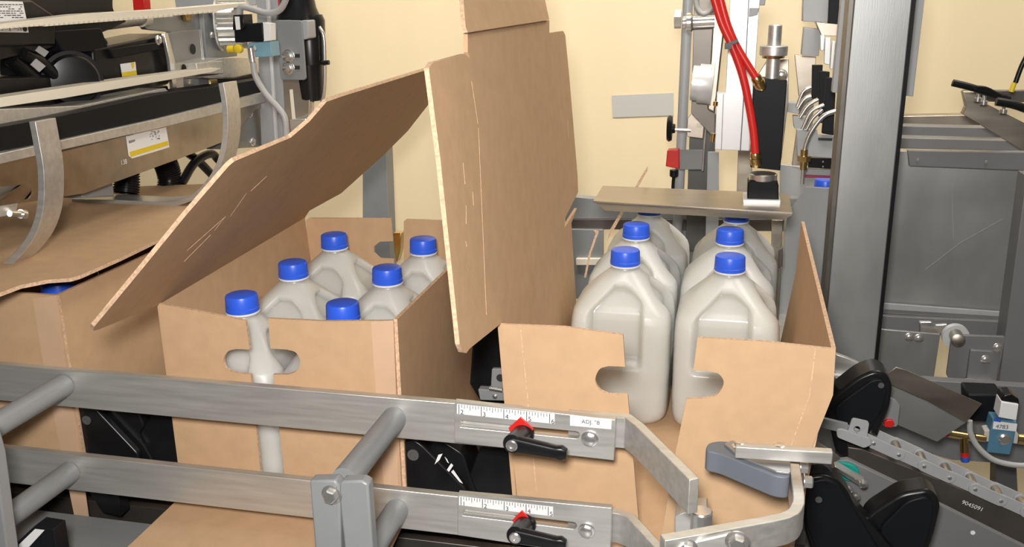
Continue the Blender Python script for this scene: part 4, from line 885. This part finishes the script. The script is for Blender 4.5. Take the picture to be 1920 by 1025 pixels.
flat('roller_cover', [(368, 118), (418, 114), (420, 138), (372, 140)], ('X', XM+.045), (-.02, 0, 0), 'steel', bt, .001)
flat('black_base', [(390, 146), (440, 148), (500, 136), (502, 152), (440, 170), (392, 178)], ('X', XM+.03), (-.05, 0, 0), 'black', bt, .001)
flat('brass_block', [(395, 148), (408, 148), (409, 160), (395, 160)], ('X', XM+.034), (-.01, 0, 0), 'brass', bt)
for x, y in ((444, 165), (469, 161)): bolt(P(x, y, ('X', XM+.033)), (1, 0, 0), .004, bt)
# flexible conduits below beam
for px, l in (([(300, 290), (312, 310), (318, 335), (316, 362)], 'ribbed black conduit hanging below the stickered beam, right one'), ([(235, 315), (238, 335), (236, 362)], 'short black conduit hanging below the stickered beam, left one')):
    def cf(bm):
        ps = PP(px, ('X', XL-.10)); q = smooth_path(ps, 24); q = q[::1]; rings = []
        for i, p in enumerate(q):
            r = .021 if i % 4 < 2 else .0185; d = (q[min(i+1, len(q)-1)]-q[max(0, i-1)]).normalized(); u = d.orthogonal().normalized(); v = d.cross(u)
            rings.append([bm.verts.new(p+(u*math.cos(2*math.pi*k/20)+v*math.sin(2*math.pi*k/20))*r) for k in range(20)])
        for a, b in zip(rings, rings[1:]):
            for k in range(20): bm.faces.new((a[k], a[(k+1) % 20], b[(k+1) % 20], b[k]))
    mk('black_conduit', cf, 'black', label=l, cat='conduit', group='black conduits under the left head')
mk('cable_loop', lambda bm: (tube(bm, PP([(340, 345), (365, 305), (395, 288), (410, 300)], ('X', XL-.08)), .008), tube(bm, PP([(345, 282), (370, 300), (400, 330)], ('X', XL-.09)), .008)), 'black', label='crossed black cables inside the sweep of the curved arm', cat='cable')
flat('clamp_block', [(-20, 350), (40, 345), (62, 342), (58, 372), (35, 378), (30, 400), (-20, 412)], ('X', XL+.0), (-.03, 0, 0), 'steel', None, .001, label='steel clamp block at the left edge under the beam', cat='block')
mk('clamp_screw', lambda bm: (cyl(bm, P(18, 400, ('X', XL+.01)), P(42, 401, ('X', XL+.01)), .004), cyl(bm, P(38, 401, ('X', XL+.01)), P(46, 402, ('X', XL+.01)), .006)), 'chrome', label='small screw beside the clamp block at the left edge', cat='screw')
mk('steel_tube_end', lambda bm: lathe(bm, P(325, 455, ('Y', 1.30)), V((-.1, .25, .35)), [(0, .028), (.045, .028), (.052, .022), (.054, .012)], 32), 'steel', label='rounded steel tube end peeking behind the leaning lid flap', cat='tube')
# upright frame of the head
uf = thing('head_upright', 'grey vertical channel with bright edge strip behind the valve', 'post', P(520, 250, ('Y', 1.62)))
flat('channel', [(480, -20), (540, -20), (545, 250), (560, 275), (490, 275)], ('Y', 1.64), (0, .03, 0), 'lgrey', uf)
flat('edge_strip', [(500, -20), (506, -20), (522, 262), (517, 262)], ('Y', 1.635), (0, -.006, 0), 'white', uf)
flat('slotted_plate', [(530, 145), (582, 145), (578, 260), (545, 275), (536, 250)], ('Y', 1.56), (0, .012, 0), 'warmsteel', uf)
flat('slot', [(543, 168), (549, 167), (556, 235), (549, 235)], ('Y', 1.559), (0, -.0006, 0), 'belt', uf, 0)
flat('light_frame', [(325, -20), (480, -20), (480, 10), (330, 15)], ('Y', 1.75), (0, .02, 0), 'lgrey', uf)
flat('red_post', [(247, -20), (268, -20), (271, 18), (250, 20)], ('Y', 1.55), (0, .02, 0), 'red', None, .001, label='red upright bar behind the upper cream belt', cat='post')
flat('red_strip', [(519, -20), (527, -20), (531, 35), (524, 35)], ('Y', 1.6), (0, .006, 0), 'red', None, 0, label='thin red strip above the two-bolt bracket', cat='strip')
tb = thing('two_bolt_bracket', 'rounded grey bracket with two hex bolts in front of the black filter', 'bracket', P(548, 150, ('Y', 1.50)))
flat('bracket_face', [(517, 38), (566, 38), (574, 150), (526, 150)], ('Y', 1.50), (0, .004, 0), 'grey', tb, .001, .006)
flat('bracket_return', [(564, 38), (577, 38), (579, 72), (568, 75)], ('Y', 1.502), (0, .03, 0), 'lgrey', tb, .001, .003)
for y in (105, 127):
    bolt(P(541, y, ('Y', 1.50)), (0, -1, 0), .0085, tb)
    flat('bolt_slot', [(552, y-4), (562, y-4), (562, y+3), (552, y+3)], ('Y', 1.4995), (0, -.0006, 0), 'ink', tb, 0)
ft = thing('air_filter', 'black air filter bowl with hose standing behind the two-bolt bracket', 'filter', P(590, 210, ('Y', 1.58)))
mk('filter_cap', lambda bm: lathe(bm, P(560, 36, ('Y', 1.58)), (0, 0, 1), [(0, .040), (.02, .032), (.06, .026)], 32), 'black', ft)
mk('filter_housing', lambda bm: lathe(bm, P(583, 120, ('Y', 1.58)), (0, 0, 1), [(0, .027), (.075, .030), (.085, .026)], 32), 'black', ft)
mk('filter_bowl', lambda bm: lathe(bm, P(584, 188, ('Y', 1.58)), (0, 0, 1), [(0, .018), (.004, .022), (.07, .025)], 32), 'black', ft)
mk('drain_nut', lambda bm: (cyl(bm, P(580, 190, ('Y', 1.58)), P(579, 212, ('Y', 1.58)), .010, 6), cyl(bm, P(579, 212, ('Y', 1.58)), P(578, 225, ('Y', 1.58)), .006)), 'steel', ft)
mk('filter_hose', lambda bm: tube(bm, PP([(598, 50), (607, 70), (609, 120), (608, 170), (602, 200)], ('Y', 1.57)), .0035), 'chrome', ft)
mk('side_lever', lambda bm: cyl(bm, P(604, 118, ('Y', 1.55)), P(617, 117, ('Y', 1.55)), .004), 'black', ft)
# small valve of the head
YV = 1.42
hv = thing('pilot_valve', 'black solenoid pilot valve on a pale blue body before the chrome pulley', 'valve', P(480, 110, ('Y', YV)))
flat('coil', [(438, 50), (456, 45), (492, 42), (494, 78), (440, 80)], ('Y', YV), (0, .03, 0), 'blackm', hv, .002)
flat('plug', [(437, 28), (456, 27), (458, 50), (450, 58), (436, 56)], ('Y', YV-.008), (0, .03, 0), 'black', hv, .001)
flat('white_marks', [(440, 31), (449, 31), (451, 55), (443, 56)], ('Y', YV-.0085), (0, -.0004, 0), 'paper', hv, 0)
flat('side_label', [(492, 42), (506, 44), (507, 76), (492, 78)], ('Y', YV+.002), (0, .02, 0), 'paper', hv, .0005)
flat('blue_body', [(465, 80), (507, 78), (510, 106), (465, 108)], ('Y', YV+.004), (0, .03, 0), mat('pale_blue_body', (.20, .36, .45), .4), hv, .001)
mk('yellow_button', lambda bm: (lathe(bm, P(449, 91, ('Y', YV)), (0, -1, 0), [(0, .0075), (.006, .007), (.007, .005)], 20), cyl(bm, P(428, 92, ('Y', YV+.004)), P(440, 92, ('Y', YV+.004)), .006)), 'yellow', hv)
mk('elbow', lambda bm: (cyl(bm, P(478, 90, ('Y', YV-.01)), P(470, 92, ('Y', YV-.01)), .004), cyl(bm, P(470, 90, ('Y', YV-.01)), P(474, 116, ('Y', YV-.01)), .0055)), 'chrome', hv)
hg1 = 'grey air hoses of the left head'
mk('air_hose', lambda bm: tube(bm, PP([(474, 114), (480, 145), (500, 178), (520, 200), (534, 222), (537, 260)], ('Y', 1.42)), .0052), 'hose', label='grey air hose dropping from the pilot valve to the leaning lid', cat='hose', group=hg1)
mk('air_hose', lambda bm: tube(bm, PP([(447, 28), (452, 14), (470, 16), (500, 24), (525, 18), (540, -10)], ('Y', 1.44)), .0052), 'hose', label='grey air hose looping over the top of the pilot valve', cat='hose', group=hg1)
flat('bolt_plate', [(540, 225), (575, 222), (578, 250), (545, 258)], ('Y', 1.50), (0, .068, 0), 'chrome', None, .003, .004, label='small chrome clamp just above the leaning lid edge', cat='clamp')
# carton end detail: brass tongue between back flaps of the lidded carton
flat('brass_tongue', [(737, 437), (752, 437), (750, 470), (744, 492), (739, 470)], ('Y', 1.46), (0, .02, 0), 'brass', None, .001, label='small brass tongue showing between the back flaps of the lidded carton', cat='guide')
